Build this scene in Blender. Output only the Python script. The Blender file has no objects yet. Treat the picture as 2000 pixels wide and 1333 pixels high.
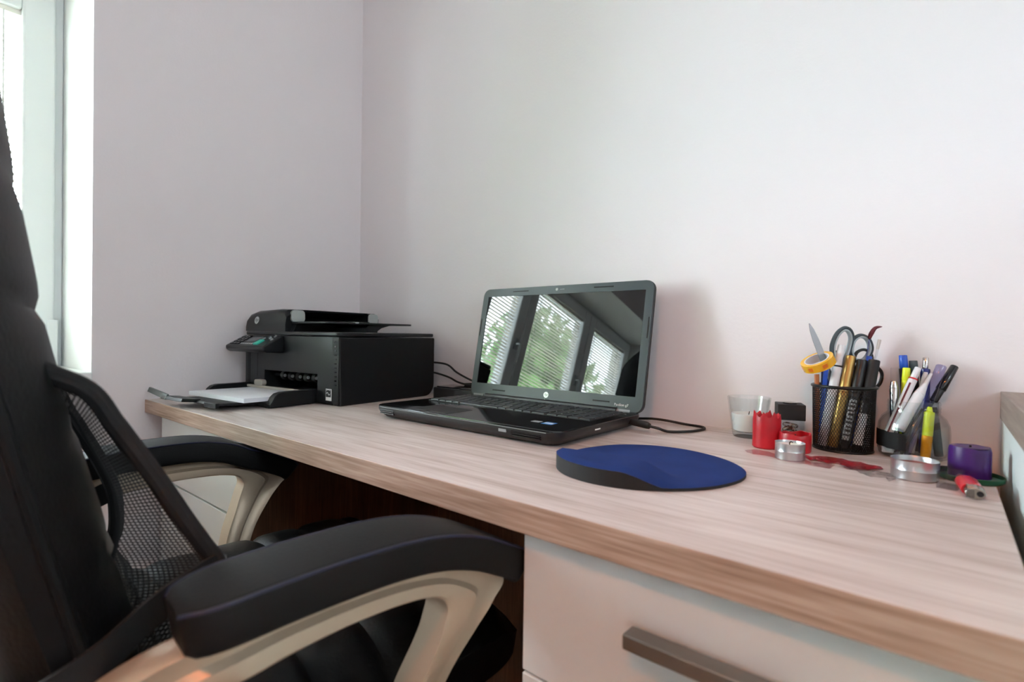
import bpy, bmesh, math, random
from mathutils import Vector, Matrix, Euler, noise
random.seed(7)
S = bpy.context.scene
COL = S.collection
PI = math.pi
# ------------------------------------------------------------------ camera
cam = bpy.data.cameras.new('camera'); camo = bpy.data.objects.new('camera', cam); COL.objects.link(camo)
S.camera = camo
CAMLOC = Vector((1.44368, -0.39705, 0.91148))
YAW, PITCH, ROLL = 0.6920, -0.0098, 0.0149
camo.matrix_world = (Matrix.Translation(CAMLOC) @ Matrix.Rotation(YAW, 4, 'Z')
                     @ Matrix.Rotation(PI / 2 + PITCH, 4, 'X') @ Matrix.Rotation(ROLL, 4, 'Z'))
cam.sensor_width = 36.0
cam.lens = 36.0 * 1024.2 / 2000.0
cam.clip_start = 0.01
cam.dof.use_dof = True; cam.dof.focus_distance = 0.95; cam.dof.aperture_fstop = 4.6
# ------------------------------------------------------------------ sky / world
W = bpy.data.worlds.new('world'); S.world = W; W.use_nodes = True
bg = W.node_tree.nodes['Background']
bg.inputs[0].default_value = (0.79, 0.875, 1.0, 1); bg.inputs[1].default_value = 70.0
# ------------------------------------------------------------------ daylight portals at the two windows
def portal(loc, rot, sx, sy):
    l = bpy.data.lights.new('window_portal', 'AREA'); l.shape = 'RECTANGLE'; l.size = sx; l.size_y = sy
    l.cycles.is_portal = True
    o = bpy.data.objects.new('window_portal', l); COL.objects.link(o); o.location = loc; o.rotation_euler = rot
portal((-0.36, -0.97, 1.29), (0, -PI / 2, 0), 0.98, 1.76)
portal((2.77, -0.45, 1.55), (0, PI / 2, 0), 0.7, 0.7)
# ------------------------------------------------------------------ exposure
S.view_settings.view_transform = 'Standard'; S.view_settings.look = 'None'
S.view_settings.gamma = 1.0; S.view_settings.use_curve_mapping = False
S.view_settings.exposure = 0.16
S.cycles.use_denoising = True
S.cycles.max_bounces = 14; S.cycles.diffuse_bounces = 6; S.cycles.glossy_bounces = 6
S.cycles.transmission_bounces = 10; S.cycles.transparent_max_bounces = 24
S.cycles.sample_clamp_indirect = 8.0
S.cycles.caustics_refractive = False; S.cycles.caustics_reflective = False

# ================================================================== materials
def lin(c):
    if isinstance(c, str):
        c = [int(c[i:i + 2], 16) / 255 for i in (0, 2, 4)]
        c = [x / 12.92 if x <= 0.04045 else ((x + 0.055) / 1.055) ** 2.4 for x in c]
    return (c[0], c[1], c[2], 1)
def mat(name, c, rough=0.5, metal=0.0, bump=0.0, bscale=60, spec=0.5, trans=0.0, ior=1.45, var=0.0, vscale=8, coat=0.0, stretch=(1, 1, 1), sheen=0.0, alpha=1.0, sss=0.0):
    m = bpy.data.materials.new(name); m.use_nodes = True
    n = m.node_tree.nodes; L = m.node_tree.links; p = n['Principled BSDF']
    p.inputs['Base Color'].default_value = lin(c); p.inputs['Roughness'].default_value = rough
    p.inputs['Metallic'].default_value = metal; p.inputs['IOR'].default_value = ior
    p.inputs['Specular IOR Level'].default_value = spec
    p.inputs['Transmission Weight'].default_value = trans
    p.inputs['Coat Weight'].default_value = coat; p.inputs['Coat Roughness'].default_value = 0.05
    p.inputs['Sheen Weight'].default_value = sheen; p.inputs['Alpha'].default_value = alpha
    if sss: p.inputs['Subsurface Weight'].default_value = sss; p.inputs['Subsurface Radius'].default_value = (0.01, 0.006, 0.004)
    tc = n.new('ShaderNodeTexCoord'); mp = n.new('ShaderNodeMapping'); L.new(tc.outputs['Object'], mp.inputs[0])
    mp.inputs['Scale'].default_value = stretch
    if var:
        t = n.new('ShaderNodeTexNoise'); t.inputs['Scale'].default_value = vscale; t.inputs['Detail'].default_value = 4
        L.new(mp.outputs[0], t.inputs['Vector'])
        r = n.new('ShaderNodeValToRGB'); a = lin(c)
        r.color_ramp.elements[0].position = 0.3; r.color_ramp.elements[1].position = 0.7
        r.color_ramp.elements[0].color = tuple(x * (1 - var) for x in a[:3]) + (1,)
        r.color_ramp.elements[1].color = tuple(min(1, x * (1 + var)) for x in a[:3]) + (1,)
        L.new(t.outputs['Fac'], r.inputs[0]); L.new(r.outputs[0], p.inputs['Base Color'])
    if bump:
        t = n.new('ShaderNodeTexNoise'); t.inputs['Scale'].default_value = bscale; t.inputs['Detail'].default_value = 3
        L.new(mp.outputs[0], t.inputs['Vector'])
        b = n.new('ShaderNodeBump'); b.inputs['Strength'].default_value = bump; b.inputs['Distance'].default_value = 0.002
        L.new(t.outputs['Fac'], b.inputs['Height']); L.new(b.outputs[0], p.inputs['Normal'])
    return m
def emit(name, c, s):
    m = bpy.data.materials.new(name); m.use_nodes = True; n = m.node_tree.nodes
    p = n['Principled BSDF']; p.inputs['Base Color'].default_value = lin(c)
    p.inputs['Emission Color'].default_value = lin(c); p.inputs['Emission Strength'].default_value = s
    return m
def thin_glass(name, tint=(1, 1, 1), rough=0.0, refl=1.0, ior=1.5):
    m = bpy.data.materials.new(name); m.use_nodes = True; n = m.node_tree.nodes; L = m.node_tree.links
    n.remove(n['Principled BSDF']); o = n['Material Output']
    t = n.new('ShaderNodeBsdfTransparent'); t.inputs[0].default_value = (*tint, 1)
    g = n.new('ShaderNodeBsdfGlossy'); g.inputs['Roughness'].default_value = rough
    f = n.new('ShaderNodeLayerWeight'); f.inputs[0].default_value = 0.5
    x = n.new('ShaderNodeMixShader'); pw = n.new('ShaderNodeMath'); pw.operation = 'POWER'; pw.inputs[1].default_value = 4.0
    L.new(f.outputs['Facing'], pw.inputs[0])
    mu = n.new('ShaderNodeMath'); mu.operation = 'MULTIPLY_ADD'; mu.inputs[1].default_value = 0.75 * min(refl, 1.2); mu.inputs[2].default_value = 0.035 * refl
    L.new(pw.outputs[0], mu.inputs[0]); L.new(mu.outputs[0], x.inputs[0]); L.new(t.outputs[0], x.inputs[1]); L.new(g.outputs[0], x.inputs[2]); L.new(x.outputs[0], o.inputs[0])
    return m
def wood(name, base, dark, light, axis='X', scale=1.0, rough=0.45, seams=0.0, fine=0.5):
    """laminate print: long streaks along one axis, fine pores and a few printed plank lines"""
    m = bpy.data.materials.new(name); m.use_nodes = True; n = m.node_tree.nodes; L = m.node_tree.links
    p = n['Principled BSDF']; p.inputs['Roughness'].default_value = rough
    tc = n.new('ShaderNodeTexCoord')
    def noise_tex(sx, sy, sz, sc, det, dist=0.0):
        mp = n.new('ShaderNodeMapping'); L.new(tc.outputs['Object'], mp.inputs[0])
        v = {'X': (sx, sy, sz), 'Z': (sy, sz, sx), 'Y': (sy, sx, sz)}[axis]
        mp.inputs['Scale'].default_value = tuple(q * scale for q in v)
        t = n.new('ShaderNodeTexNoise'); t.inputs['Scale'].default_value = sc; t.inputs['Detail'].default_value = det
        t.inputs['Distortion'].default_value = dist; L.new(mp.outputs[0], t.inputs['Vector']); return t
    a = noise_tex(1.6, 22, 22, 2.2, 6, 0.8); b = noise_tex(5.0, 150, 150, 2.0, 4, 0.3); c = noise_tex(0.7, 3.5, 3.5, 2.0, 3, 0.4)
    r = n.new('ShaderNodeValToRGB'); e = r.color_ramp.elements
    e[0].position = 0.28; e[0].color = lin(dark); e[1].position = 0.72; e[1].color = lin(light)
    k = e.new(0.52); k.color = lin(base)
    mix = n.new('ShaderNodeMath'); mix.operation = 'MULTIPLY_ADD'; mix.inputs[1].default_value = fine
    L.new(b.outputs['Fac'], mix.inputs[0])
    m2 = n.new('ShaderNodeMath'); m2.operation = 'MULTIPLY'; m2.inputs[1].default_value = 1 - fine; L.new(a.outputs['Fac'], m2.inputs[0])
    L.new(m2.outputs[0], mix.inputs[2])
    m3 = n.new('ShaderNodeMath'); m3.operation = 'MULTIPLY_ADD'; m3.inputs[1].default_value = 0.45
    sh = n.new('ShaderNodeMath'); sh.operation = 'SUBTRACT'; sh.inputs[1].default_value = 0.5; L.new(c.outputs['Fac'], sh.inputs[0])
    L.new(sh.outputs[0], m3.inputs[0]); L.new(mix.outputs[0], m3.inputs[2])
    L.new(m3.outputs[0], r.inputs[0]); col = r.outputs[0]
    if seams:
        mp = n.new('ShaderNodeMapping'); L.new(tc.outputs['Object'], mp.inputs[0]); mp.inputs['Rotation'].default_value = (0, 0, math.radians(1.2))
        se = n.new('ShaderNodeSeparateXYZ'); L.new(mp.outputs[0], se.inputs[0])
        fr = n.new('ShaderNodeMath'); fr.operation = 'PINGPONG'; fr.inputs[1].default_value = seams
        L.new(se.outputs['Y'], fr.inputs[0])
        lt = n.new('ShaderNodeMath'); lt.operation = 'LESS_THAN'; lt.inputs[1].default_value = 0.0006; L.new(fr.outputs[0], lt.inputs[0])
        ns = noise_tex(3, 3, 3, 1.0, 2); gt = n.new('ShaderNodeMath'); gt.operation = 'GREATER_THAN'; gt.inputs[1].default_value = 0.5; L.new(ns.outputs['Fac'], gt.inputs[0])
        an = n.new('ShaderNodeMath'); an.operation = 'MULTIPLY'; L.new(lt.outputs[0], an.inputs[0]); L.new(gt.outputs[0], an.inputs[1])
        mx = n.new('ShaderNodeMix'); mx.data_type = 'RGBA'; L.new(an.outputs[0], mx.inputs['Factor']); L.new(col, mx.inputs['A']); mx.inputs['B'].default_value = lin('6b5a50'); col = mx.outputs['Result']
    L.new(col, p.inputs['Base Color'])
    bp = n.new('ShaderNodeBump'); bp.inputs['Strength'].default_value = 0.12; bp.inputs['Distance'].default_value = 0.001
    L.new(b.outputs['Fac'], bp.inputs['Height']); L.new(bp.outputs[0], p.inputs['Normal'])
    return m

M = dict(
    wall=mat('wall_paint', 'eae4e5', 0.85, bump=0.12, bscale=180),
    ceil=mat('ceiling_paint', 'e8e5e0', 0.9, bump=0.1, bscale=150),
    floor=wood('floor_laminate', '9a6844', '6e442a', 'b98058', 'Y', 0.8, 0.4),
    reveal=mat('reveal_paint', 'f1f2f0', 0.7, bump=0.08, bscale=150),
    upvc=mat('white_window_plastic', 'e9ecec', 0.3),
    handle_w=mat('grey_handle_metal', 'b9bcbc', 0.3, 0.8),
    slat=mat('white_slat_aluminium', 'e3dfd4', 0.4),
    cord=mat('white_blind_cord', 'd9d9d4', 0.8),
    pane=thin_glass('window_pane_glass', (0.95, 0.98, 0.96)),
    desk=wood('desk_laminate', 'cdc2be', 'a39086', 'e0d9d5', 'X', 1.0, 0.42, seams=0.145, fine=0.5),
    desk_edge=wood('desk_laminate_shaded', 'a58b79', '735744', 'c2ae9e', 'X', 1.0, 0.5, fine=0.6),  # the top's laminate again, with the edge's shade put into the colour
    whitelam=mat('white_melamine', 'dcdedb', 0.38),
    mint=mat('pale_green_white_melamine', 'dfe8e4', 0.4),
    brownlam=wood('brown_grey_laminate', '8a7b70', '6e6057', '9c8d82', 'Y', 1.0, 0.5, fine=0.3),
    darkwood=wood('dark_brown_panel', '5b3d28', '3b2617', '74523a', 'Z', 1.4, 0.5, fine=0.5),
    steel=mat('brushed_steel_handle', '8f8a84', 0.42, 1.0, bump=0.05, bscale=300, stretch=(0.05, 1, 1)),
    blk=mat('black_plastic', '17181a', 0.38, bump=0.05, bscale=700),
    blk_matte=mat('black_matte_plastic', '131315', 0.6, bump=0.08, bscale=500),
    blk_gloss=mat('black_gloss_plastic', '0c0d0f', 0.08, coat=0.3),
    deck=mat('laptop_deck_gloss', '101214', 0.09, bump=0.0),
    key=mat('black_keycap', '23272a', 0.38),
    bezel=mat('dark_grey_bezel', '3a4346', 0.35),
    screen=mat('black_gloss_screen', '050606', 0.015, ior=1.62),
    rubber=mat('black_rubber', '0e0e0f', 0.7),
    cable=mat('black_cable', '141413', 0.5),
    silver=mat('silver_plastic', 'c9cdcc', 0.3, 0.5),
    whiteprint=mat('white_print', 'e9ecec', 0.5),
    greyprint=mat('grey_print', '8d9396', 0.5),
    bluestick=mat('blue_sticker', '2b6fb5', 0.3),
    gcap=mat('light_grey_plastic', 'aab0ac', 0.45),
    gslide=mat('warm_grey_plastic', 'a9a49b', 0.45),
    printer=mat('printer_black_plastic', '17191b', 0.36, spec=0.4, bump=0.06, bscale=900),
    printer_side=mat('printer_side_black', '0c0e10', 0.5, spec=0.3, bump=0.06, bscale=900),
    lcd=mat('grey_lcd', '77797f', 0.25),
    teal=mat('teal_button', '2fb7a4', 0.35),
    gflap=mat('dark_green_grey_plastic', '4b5150', 0.4),
    paper=mat('white_paper', 'eceef5', 0.8),
    leather=mat('black_leather', '08090a', 0.45, bump=0.2, bscale=260, spec=0.22),
    padl=mat('black_leather_pad', '0d0d0d', 0.6, bump=0.15, bscale=400, spec=0.25),
    piping=mat('black_blue_piping', '10142e', 0.5),
    armmetal=mat('satin_champagne_metal', 'bba892', 0.42, 0.4, bump=0.04, bscale=300),
    meshblk=mat('black_mesh_fabric', '131313', 0.7),
    bandblk=mat('black_elastic', '0b0b0c', 0.8, bump=0.2, bscale=800),
    padblue=mat('navy_pad_cloth', '1c3168', 0.95, bump=0.25, bscale=1500, var=0.12, vscale=18, spec=0.15),
    padblk=mat('black_pad_rubber', '0d0e0e', 0.75),
    glass=mat('clear_glass', (0.96, 0.98, 0.97), 0.0, trans=1.0, ior=1.45),
    thin=thin_glass('thin_clear_plastic', (0.98, 0.985, 0.99), 0.08, 0.8, 1.45),
    jarg=thin_glass('jar_clear_glass', (0.95, 0.97, 0.97), 0.01, 1.2, 1.5),
    wax_w=mat('white_wax', 'e6e5df', 0.5, sss=0.3),
    wax_r=mat('red_wax', 'a9101f', 0.38, sss=0.15, var=0.18, vscale=30, bump=0.2, bscale=60),
    wax_p=mat('purple_wax', '3a1160', 0.4, sss=0.1, var=0.2, vscale=30, bump=0.2, bscale=50),
    wax_top=mat('dark_purple_wax', '4a3a62', 0.4, var=0.2, vscale=40),
    wax_br=mat('red_brown_wax', '7d4a42', 0.4, var=0.35, vscale=60),
    alu=mat('thin_aluminium', 'c9cacc', 0.28, 0.95, bump=0.05, bscale=120),
    wick=mat('black_wick', '17130f', 0.9),
    redfilm=mat('red_plastic_film', 'c4233a', 0.2, coat=0.4, bump=0.5, bscale=50, alpha=0.85),
    pinkfilm=thin_glass('pink_clear_film', (0.97, 0.78, 0.80), 0.12, 1.5),
    clearfilm=thin_glass('clear_sticky_film', (0.97, 0.97, 0.98), 0.15, 1.6, 1.45),
    green=mat('dark_green_plastic', '0f4a33', 0.4),
    red=mat('red_plastic', 'c01f2a', 0.25, coat=0.3),
    wire=mat('black_wire', '131414', 0.35, 0.3),
    clip=mat('steel_wire', 'a8a39a', 0.25, 1.0),
    yellowtape=mat('yellow_tape', 'e0a81c', 0.2, coat=0.3),
    orangeprint=mat('orange_print', 'd8741a', 0.3),
    tapecore=mat('white_tape_core', 'd9d7d6', 0.6),
    scgrey=mat('dark_teal_grey_grip', '34434a', 0.45),
    sclight=mat('pale_blue_grip_insert', 'a9bcc2', 0.5),
    blade=mat('blade_steel', '9b9a9c', 0.25, 1.0),
    white=mat('white_plastic', 'dcdee2', 0.3),
    gold=mat('gold_marker', 'a98a4f', 0.33, 0.7),
    bluep=mat('blue_plastic', '1f4fb4', 0.3),
    navyp=mat('navy_plastic', '16246e', 0.3),
    orange=mat('orange_wood', 'b0602a', 0.5),
    yellow=mat('fluorescent_yellow', 'd8e62a', 0.35),
    amber=mat('amber_plastic', 'e5a018', 0.3),
    lilac=thin_glass('lilac_clear_plastic', (0.72, 0.72, 0.9), 0.05, 1.0, 1.5),
    maroon=mat('maroon_feather', '5a1a26', 0.7),
    cotton=mat('cotton', 'd6d2cd', 0.95),
    pinkp=mat('pink_plastic', 'd98aa0', 0.4),
    chrome=mat('chrome_pen', 'c7c3c0', 0.12, 1.0),
    bark=mat('tree_bark', '5a4a3a', 0.9, bump=0.5, bscale=20),
    leaf=mat('green_leaf', '4f7a35', 0.6, var=0.3, vscale=2),
    grass=mat('pale_paving', '8c8d88', 0.95, var=0.1, vscale=2),
    brass=mat('lamp_white_metal', 'd8d6d0', 0.4),
    globe=emit('warm_bulb', 'ff8c3e', 720.0),
)

# ================================================================== mesh helpers
def new_obj(name, bm, m=None, parent=None, smooth=False, bevel=0, mats=None, auto=False):
    me = bpy.data.meshes.new(name); bmesh.ops.recalc_face_normals(bm, faces=bm.faces[:]); bm.to_mesh(me); bm.free()
    for x in (mats or [m]): me.materials.append(x)
    if smooth:
        for f in me.polygons: f.use_smooth = True
    if auto:
        me.shade_smooth() if hasattr(me, 'shade_smooth') else None
        try: me.set_sharp_from_angle(angle=math.radians(35))
        except Exception: pass
    o = bpy.data.objects.new(name, me); COL.objects.link(o)
    if parent: o.parent = parent
    if bevel:
        b = o.modifiers.new('bevel', 'BEVEL'); b.width = bevel; b.segments = 3; b.limit_method = 'ANGLE'; b.angle_limit = math.radians(40)
    return o
def thing(name, label, cat, loc=(0, 0, 0), rot=(0, 0, 0), group=None):
    o = bpy.data.objects.new(name, None); COL.objects.link(o); o.location = loc; o.rotation_euler = rot
    o.empty_display_size = 0.05
    return tag(o, label, cat, group)
def tag(o, label, cat, group=None):
    o['label'] = label; o['category'] = cat
    if group: o['group'] = group
    return o
def struct(o):
    o['kind'] = 'structure'; return o
def stuff(o):
    o['kind'] = 'stuff'; return o
def box(bm, lo, hi, mi=0):
    x0, y0, z0 = lo; x1, y1, z1 = hi
    v = [bm.verts.new(p) for p in ((x0, y0, z0), (x1, y0, z0), (x1, y1, z0), (x0, y1, z0), (x0, y0, z1), (x1, y0, z1), (x1, y1, z1), (x0, y1, z1))]
    for q in ((0, 3, 2, 1), (4, 5, 6, 7), (0, 1, 5, 4), (1, 2, 6, 5), (2, 3, 7, 6), (3, 0, 4, 7)):
        bm.faces.new([v[i] for i in q]).material_index = mi
    return v
def Box(name, lo, hi, m, parent=None, bevel=0.0, smooth=False):
    bm = bmesh.new(); box(bm, lo, hi); return new_obj(name, bm, m, parent, bevel=bevel, auto=bevel > 0)
def prism(bm, outline, axis, a, b, mi=0):
    """extrude a closed 2-D outline along an axis; outline gives the other two coordinates in order"""
    def P(u, v, w):
        return {'X': (w, u, v), 'Y': (u, w, v), 'Z': (u, v, w)}[axis]
    A = [bm.verts.new(P(u, v, a)) for u, v in outline]; B = [bm.verts.new(P(u, v, b)) for u, v in outline]
    n = len(A)
    for i in range(n): bm.faces.new((A[i], A[(i + 1) % n], B[(i + 1) % n], B[i])).material_index = mi
    bm.faces.new(A[::-1]).material_index = mi; bm.faces.new(B).material_index = mi
def Prism(name, outline, axis, a, b, m, parent=None, bevel=0.0):
    bm = bmesh.new(); prism(bm, outline, axis, a, b); return new_obj(name, bm, m, parent, bevel=bevel, auto=True)
def rrect(x0, y0, x1, y1, r, n=5):
    o = []
    for cx, cy, a0 in ((x1 - r, y0 + r, -90), (x1 - r, y1 - r, 0), (x0 + r, y1 - r, 90), (x0 + r, y0 + r, 180)):
        for i in range(n + 1):
            a = math.radians(a0 + 90 * i / n); o.append((cx + r * math.cos(a), cy + r * math.sin(a)))
    return o
def lathe(bm, prof, n=40, c=(0, 0, 0), mi=0, close=False):
    rings = []
    for r, z in prof:
        if r < 1e-6: rings.append([bm.verts.new((c[0], c[1], c[2] + z))])
        else: rings.append([bm.verts.new((c[0] + r * math.cos(2 * PI * i / n), c[1] + r * math.sin(2 * PI * i / n), c[2] + z)) for i in range(n)])
    pr = list(zip(rings, rings[1:])) + ([(rings[-1], rings[0])] if close else [])
    for A, B in pr:
        for i in range(n):
            j = (i + 1) % n
            if len(A) == 1 and len(B) == 1: continue
            if len(A) == 1: f = bm.faces.new((A[0], B[i], B[j]))
            elif len(B) == 1: f = bm.faces.new((A[i], A[j], B[0]))
            else: f = bm.faces.new((A[i], A[j], B[j], B[i]))
            f.material_index = mi
def Lathe(name, prof, m, parent=None, c=(0, 0, 0), n=40, close=False):
    bm = bmesh.new(); lathe(bm, prof, n, c, close=close); return new_obj(name, bm, m, parent, auto=True)
def catmull(pts, k=8, closed=False):
    P = [Vector(p) for p in pts]; n = len(P); out = []
    for i in range(n if closed else n - 1):
        g = lambda j: P[j % n] if closed else P[max(0, min(n - 1, j))]
        a, b, c, d = g(i - 1), g(i), g(i + 1), g(i + 2)
        for s in range(k):
            t = s / k
            out.append(0.5 * ((2 * b) + (c - a) * t + (2 * a - 5 * b + 4 * c - d) * t * t + (3 * b - a - 3 * c + d) * t ** 3))
    if not closed: out.append(P[-1].copy())
    return out
def sweep(bm, path, sect, up=(0, 0, 1), closed=False, caps=True, mi=0, scale=None):
    """sweep a 2-D section (side, up) along a path"""
    P = [Vector(p) for p in path]; n = len(P); rings = []; U = Vector(up)
    for i in range(n):
        if closed: t = P[(i + 1) % n] - P[i - 1]
        else: t = P[min(n - 1, i + 1)] - P[max(0, i - 1)]
        t.normalize(); s = t.cross(U)
        if s.length < 1e-4: s = t.cross(Vector((1, 0, 0)))
        s.normalize(); u = s.cross(t)
        k = scale[i] if scale else 1.0
        rings.append([bm.verts.new(P[i] + s * (a * k) + u * (b * k)) for a, b in sect])
    m = len(sect)
    for i in range(n if closed else n - 1):
        A, B = rings[i], rings[(i + 1) % n]
        for j in range(m): bm.faces.new((A[j], A[(j + 1) % m], B[(j + 1) % m], B[j])).material_index = mi
    if caps and not closed:
        bm.faces.new(rings[0][::-1]).material_index = mi; bm.faces.new(rings[-1]).material_index = mi
def circ(r, n=10, ry=None):
    return [(r * math.cos(2 * PI * i / n), (ry or r) * math.sin(2 * PI * i / n)) for i in range(n)]
def Tube(name, path, r, m, parent=None, n=10, up=(0, 0, 1), closed=False, scale=None, ry=None):
    bm = bmesh.new(); sweep(bm, path, circ(r, n, ry), up, closed, scale=scale); return new_obj(name, bm, m, parent, smooth=True) if closed else new_obj(name, bm, m, parent, auto=True)
def loft(bm, rings, closed=True, caps=True, mi=0):
    V = [[bm.verts.new(p) for p in r] for r in rings]; m = len(V[0])
    for A, B in zip(V, V[1:]):
        for j in range(m if closed else m - 1): bm.faces.new((A[j], A[(j + 1) % m], B[(j + 1) % m], B[j])).material_index = mi
    if caps: bm.faces.new(V[0][::-1]).material_index = mi; bm.faces.new(V[-1]).material_index = mi
def text_mesh(name, body, size, m, parent=None, mw=None, shear=0.0, extrude=0.0002, align='CENTER'):
    c = bpy.data.curves.new(name, 'FONT'); c.body = body; c.size = size; c.extrude = extrude; c.shear = shear
    c.align_x = align; c.align_y = 'CENTER'; c.resolution_u = 3
    t = bpy.data.objects.new(name, c); COL.objects.link(t)
    dg = bpy.context.evaluated_depsgraph_get(); me = bpy.data.meshes.new_from_object(t.evaluated_get(dg))
    bpy.data.objects.remove(t); bpy.data.curves.remove(c)
    me.name = name; me.materials.clear(); me.materials.append(m)
    o = bpy.data.objects.new(name, me); COL.objects.link(o)
    if mw is not None: me.transform(mw)
    if parent: o.parent = parent
    return o
def frame_mat(o, x, y, z):
    x, y, z = Vector(x).normalized(), Vector(y).normalized(), Vector(z).normalized()
    return Matrix(((x.x, y.x, z.x, o[0]), (x.y, y.y, z.y, o[1]), (x.z, y.z, z.z, o[2]), (0, 0, 0, 1)))

# ================================================================== the room
BW = 0.58           # back wall plane
XF = -0.29          # inner face of the window frame
WY0, WY1, WZ0, WZ1 = -1.85, -0.10, 0.815, 1.76
CZ = 2.35; XR = 2.65; YR = -2.7
struct(Box('floor', (-0.45, YR - 0.3, -0.06), (XR + 0.2, BW + 0.2, 0.0), M['floor']))
struct(Box('ceiling', (-0.45, YR - 0.3, CZ), (XR + 0.2, BW + 0.2, CZ + 0.1), M['ceil']))
struct(Box('wall_back', (-0.45, BW, 0), (XR + 0.2, BW + 0.15, CZ), M['wall']))
def wall_with_hole(name, lo, hi, ax, h0, h1, z0, z1):
    bm = bmesh.new(); i = 0 if ax == 'X' else 1
    def seg(a, b, c, d):
        l = list(lo); h = list(hi); l[i] = a; h[i] = b; l[2] = c; h[2] = d; box(bm, l, h)
    seg(lo[i], h0, lo[2], hi[2]); seg(h1, hi[i], lo[2], hi[2]); seg(h0, h1, lo[2], z0); seg(h0, h1, z1, hi[2])
    bmesh.ops.remove_doubles(bm, verts=bm.verts[:], dist=1e-5)
    o = new_obj(name, bm, M['wall'], mats=[M['wall'], M['reveal']])
    for p in o.data.polygons:
        c = p.center
        if h0 - 1e-3 < c[i] < h1 + 1e-3 and z0 - 1e-3 < c[2] < z1 + 1e-3: p.material_index = 1
    return struct(o)
wall_with_hole('wall_left', (-0.42, YR, 0), (0, BW, CZ), 'Y', WY0, WY1, WZ0, WZ1)
struct(Box('wall_rear', (0, YR - 0.15, 0), (XR, YR, CZ), M['wall']))
RY0, RY1, RZ0, RZ1 = -0.58, -0.20, 1.32, 1.66
wall_with_hole('wall_right', (XR, YR, 0), (XR + 0.2, BW, CZ), 'Y', RY0, RY1, RZ0, RZ1)
# window in the left wall: fixed frame, three sashes with panes and handles, sill board
win = struct(thing('window_1', 'white three-sash window with venetian blinds in the left wall', 'window', (XF, (WY0 + WY1) / 2, WZ0)))
del win['category']
win.location = (0, 0, 0)
def frame_ring(name, x0, x1, y0, y1, z0, z1, w, m, parent, bevel=0.004):
    bm = bmesh.new()
    box(bm, (x0, y0, z0), (x1, y0 + w, z1)); box(bm, (x0, y1 - w, z0), (x1, y1, z1))
    box(bm, (x0, y0 + w, z0), (x1, y1 - w, z0 + w)); box(bm, (x0, y0 + w, z1 - w), (x1, y1 - w, z1))
    return new_obj(name, bm, m, parent, bevel=bevel, auto=True)
frame_ring('window_frame', XF - 0.07, XF, WY0, WY1, WZ0, WZ1, 0.035, M['upvc'], win)
sashes = [(-0.655, -0.118), (-1.265, -0.665), (-1.83, -1.275)]
for y0, y1 in sashes:
    s = frame_ring('sash', XF - 0.055, XF + 0.018, y0, y1, WZ0 + 0.02, WZ1 - 0.02, 0.062, M['upvc'], win, 0.006)
    Box('pane', (XF - 0.03, y0 + 0.055, WZ0 + 0.075), (XF - 0.024, y1 - 0.055, WZ1 - 0.075), M['pane'], s)
    hy = y0 + 0.03; hz = 1.30
    bm = bmesh.new(); box(bm, (XF + 0.016, hy - 0.012, hz - 0.03), (XF + 0.026, hy + 0.012, hz + 0.03))
    sweep(bm, catmull([(XF + 0.022, hy, hz), (XF + 0.05, hy, hz + 0.002), (XF + 0.058, hy, hz - 0.02), (XF + 0.052, hy, hz - 0.1)], 5), circ(0.008, 8), up=(0, 1, 0))
    new_obj('window_handle', bm, M['handle_w'], s, bevel=0, auto=True)
for yy in (-0.66, -1.27):
    Box('mullion', (XF - 0.06, yy - 0.03, WZ0 + 0.03), (XF + 0.01, yy + 0.03, WZ1 - 0.03), M['upvc'], win, 0.004)
Box('window_sill', (XF - 0.002, WY0 + 0.001, WZ0 - 0.02), (0.02, WY1 - 0.001, WZ0 + 0.004), M['upvc'], win, 0.004)
Box('corner_block', (XF + 0.001, -0.132, WZ0 + 0.004), (XF + 0.03, -0.113, 0.935), M['upvc'], win, 0.002)
# venetian blinds, one per sash
slat_bm = bmesh.new(); SW, SP = 0.0185, 0.0172
sec = [(-SW / 2 + SW * i / 4, 0.0012 * (1 - ((i - 2) / 2) ** 2)) for i in range(5)]
A = [slat_bm.verts.new((u, -0.5, v)) for u, v in sec]; B = [slat_bm.verts.new((u, 0.5, v)) for u, v in sec]
for i in range(4): slat_bm.faces.new((A[i], A[i + 1], B[i + 1], B[i]))
bmesh.ops.solidify(slat_bm, geom=slat_bm.faces[:], thickness=0.0003)
slat_me = bpy.data.meshes.new('slat'); slat_bm.to_mesh(slat_me); slat_bm.free(); slat_me.materials.append(M['slat'])
blind_lab = ['white venetian blind on the window sash beside the desk corner', 'white venetian blind on the wide middle window sash', 'white venetian blind on the window sash farthest from the desk']
for (y0, y1), lb in zip(sashes, blind_lab):
    bx = XF + 0.0; ya, yb = y0 + 0.06, y1 - 0.06; zt, zb = WZ1 - 0.074, WZ0 + 0.088
    b = thing('venetian_blind', lb, 'blind', (bx - 0.008, (ya + yb) / 2, zb), group='window blinds')
    w = yb - ya
    Box('headrail', (-0.011, -w / 2, zt - zb - 0.02), (0.011, w / 2, zt - zb), M['slat'], b, 0.002)
    Box('bottom_rail', (-0.009, -w / 2, 0), (0.009, w / 2, 0.008), M['slat'], b, 0.002)
    z = 0.02
    while z < zt - zb - 0.028:
        o = bpy.data.objects.new('slat', slat_me); COL.objects.link(o); o.parent = b
        o.location = (0, 0, z); o.scale = (1, w, 1); o.rotation_euler = (0, math.radians(-11), 0); z += SP
    for q in (-0.38, 0.0, 0.38):
        Tube('ladder_cord', [(0.010, q * w, 0.004), (0.010, q * w, zt - zb - 0.01)], 0.0007, M['cord'], b, 5)
    Tube('tilt_wand', [(0.014, w * 0.42, zt - zb - 0.02), (0.016, w * 0.42, 0.3)], 0.002, M['cord'], b, 6)
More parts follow.
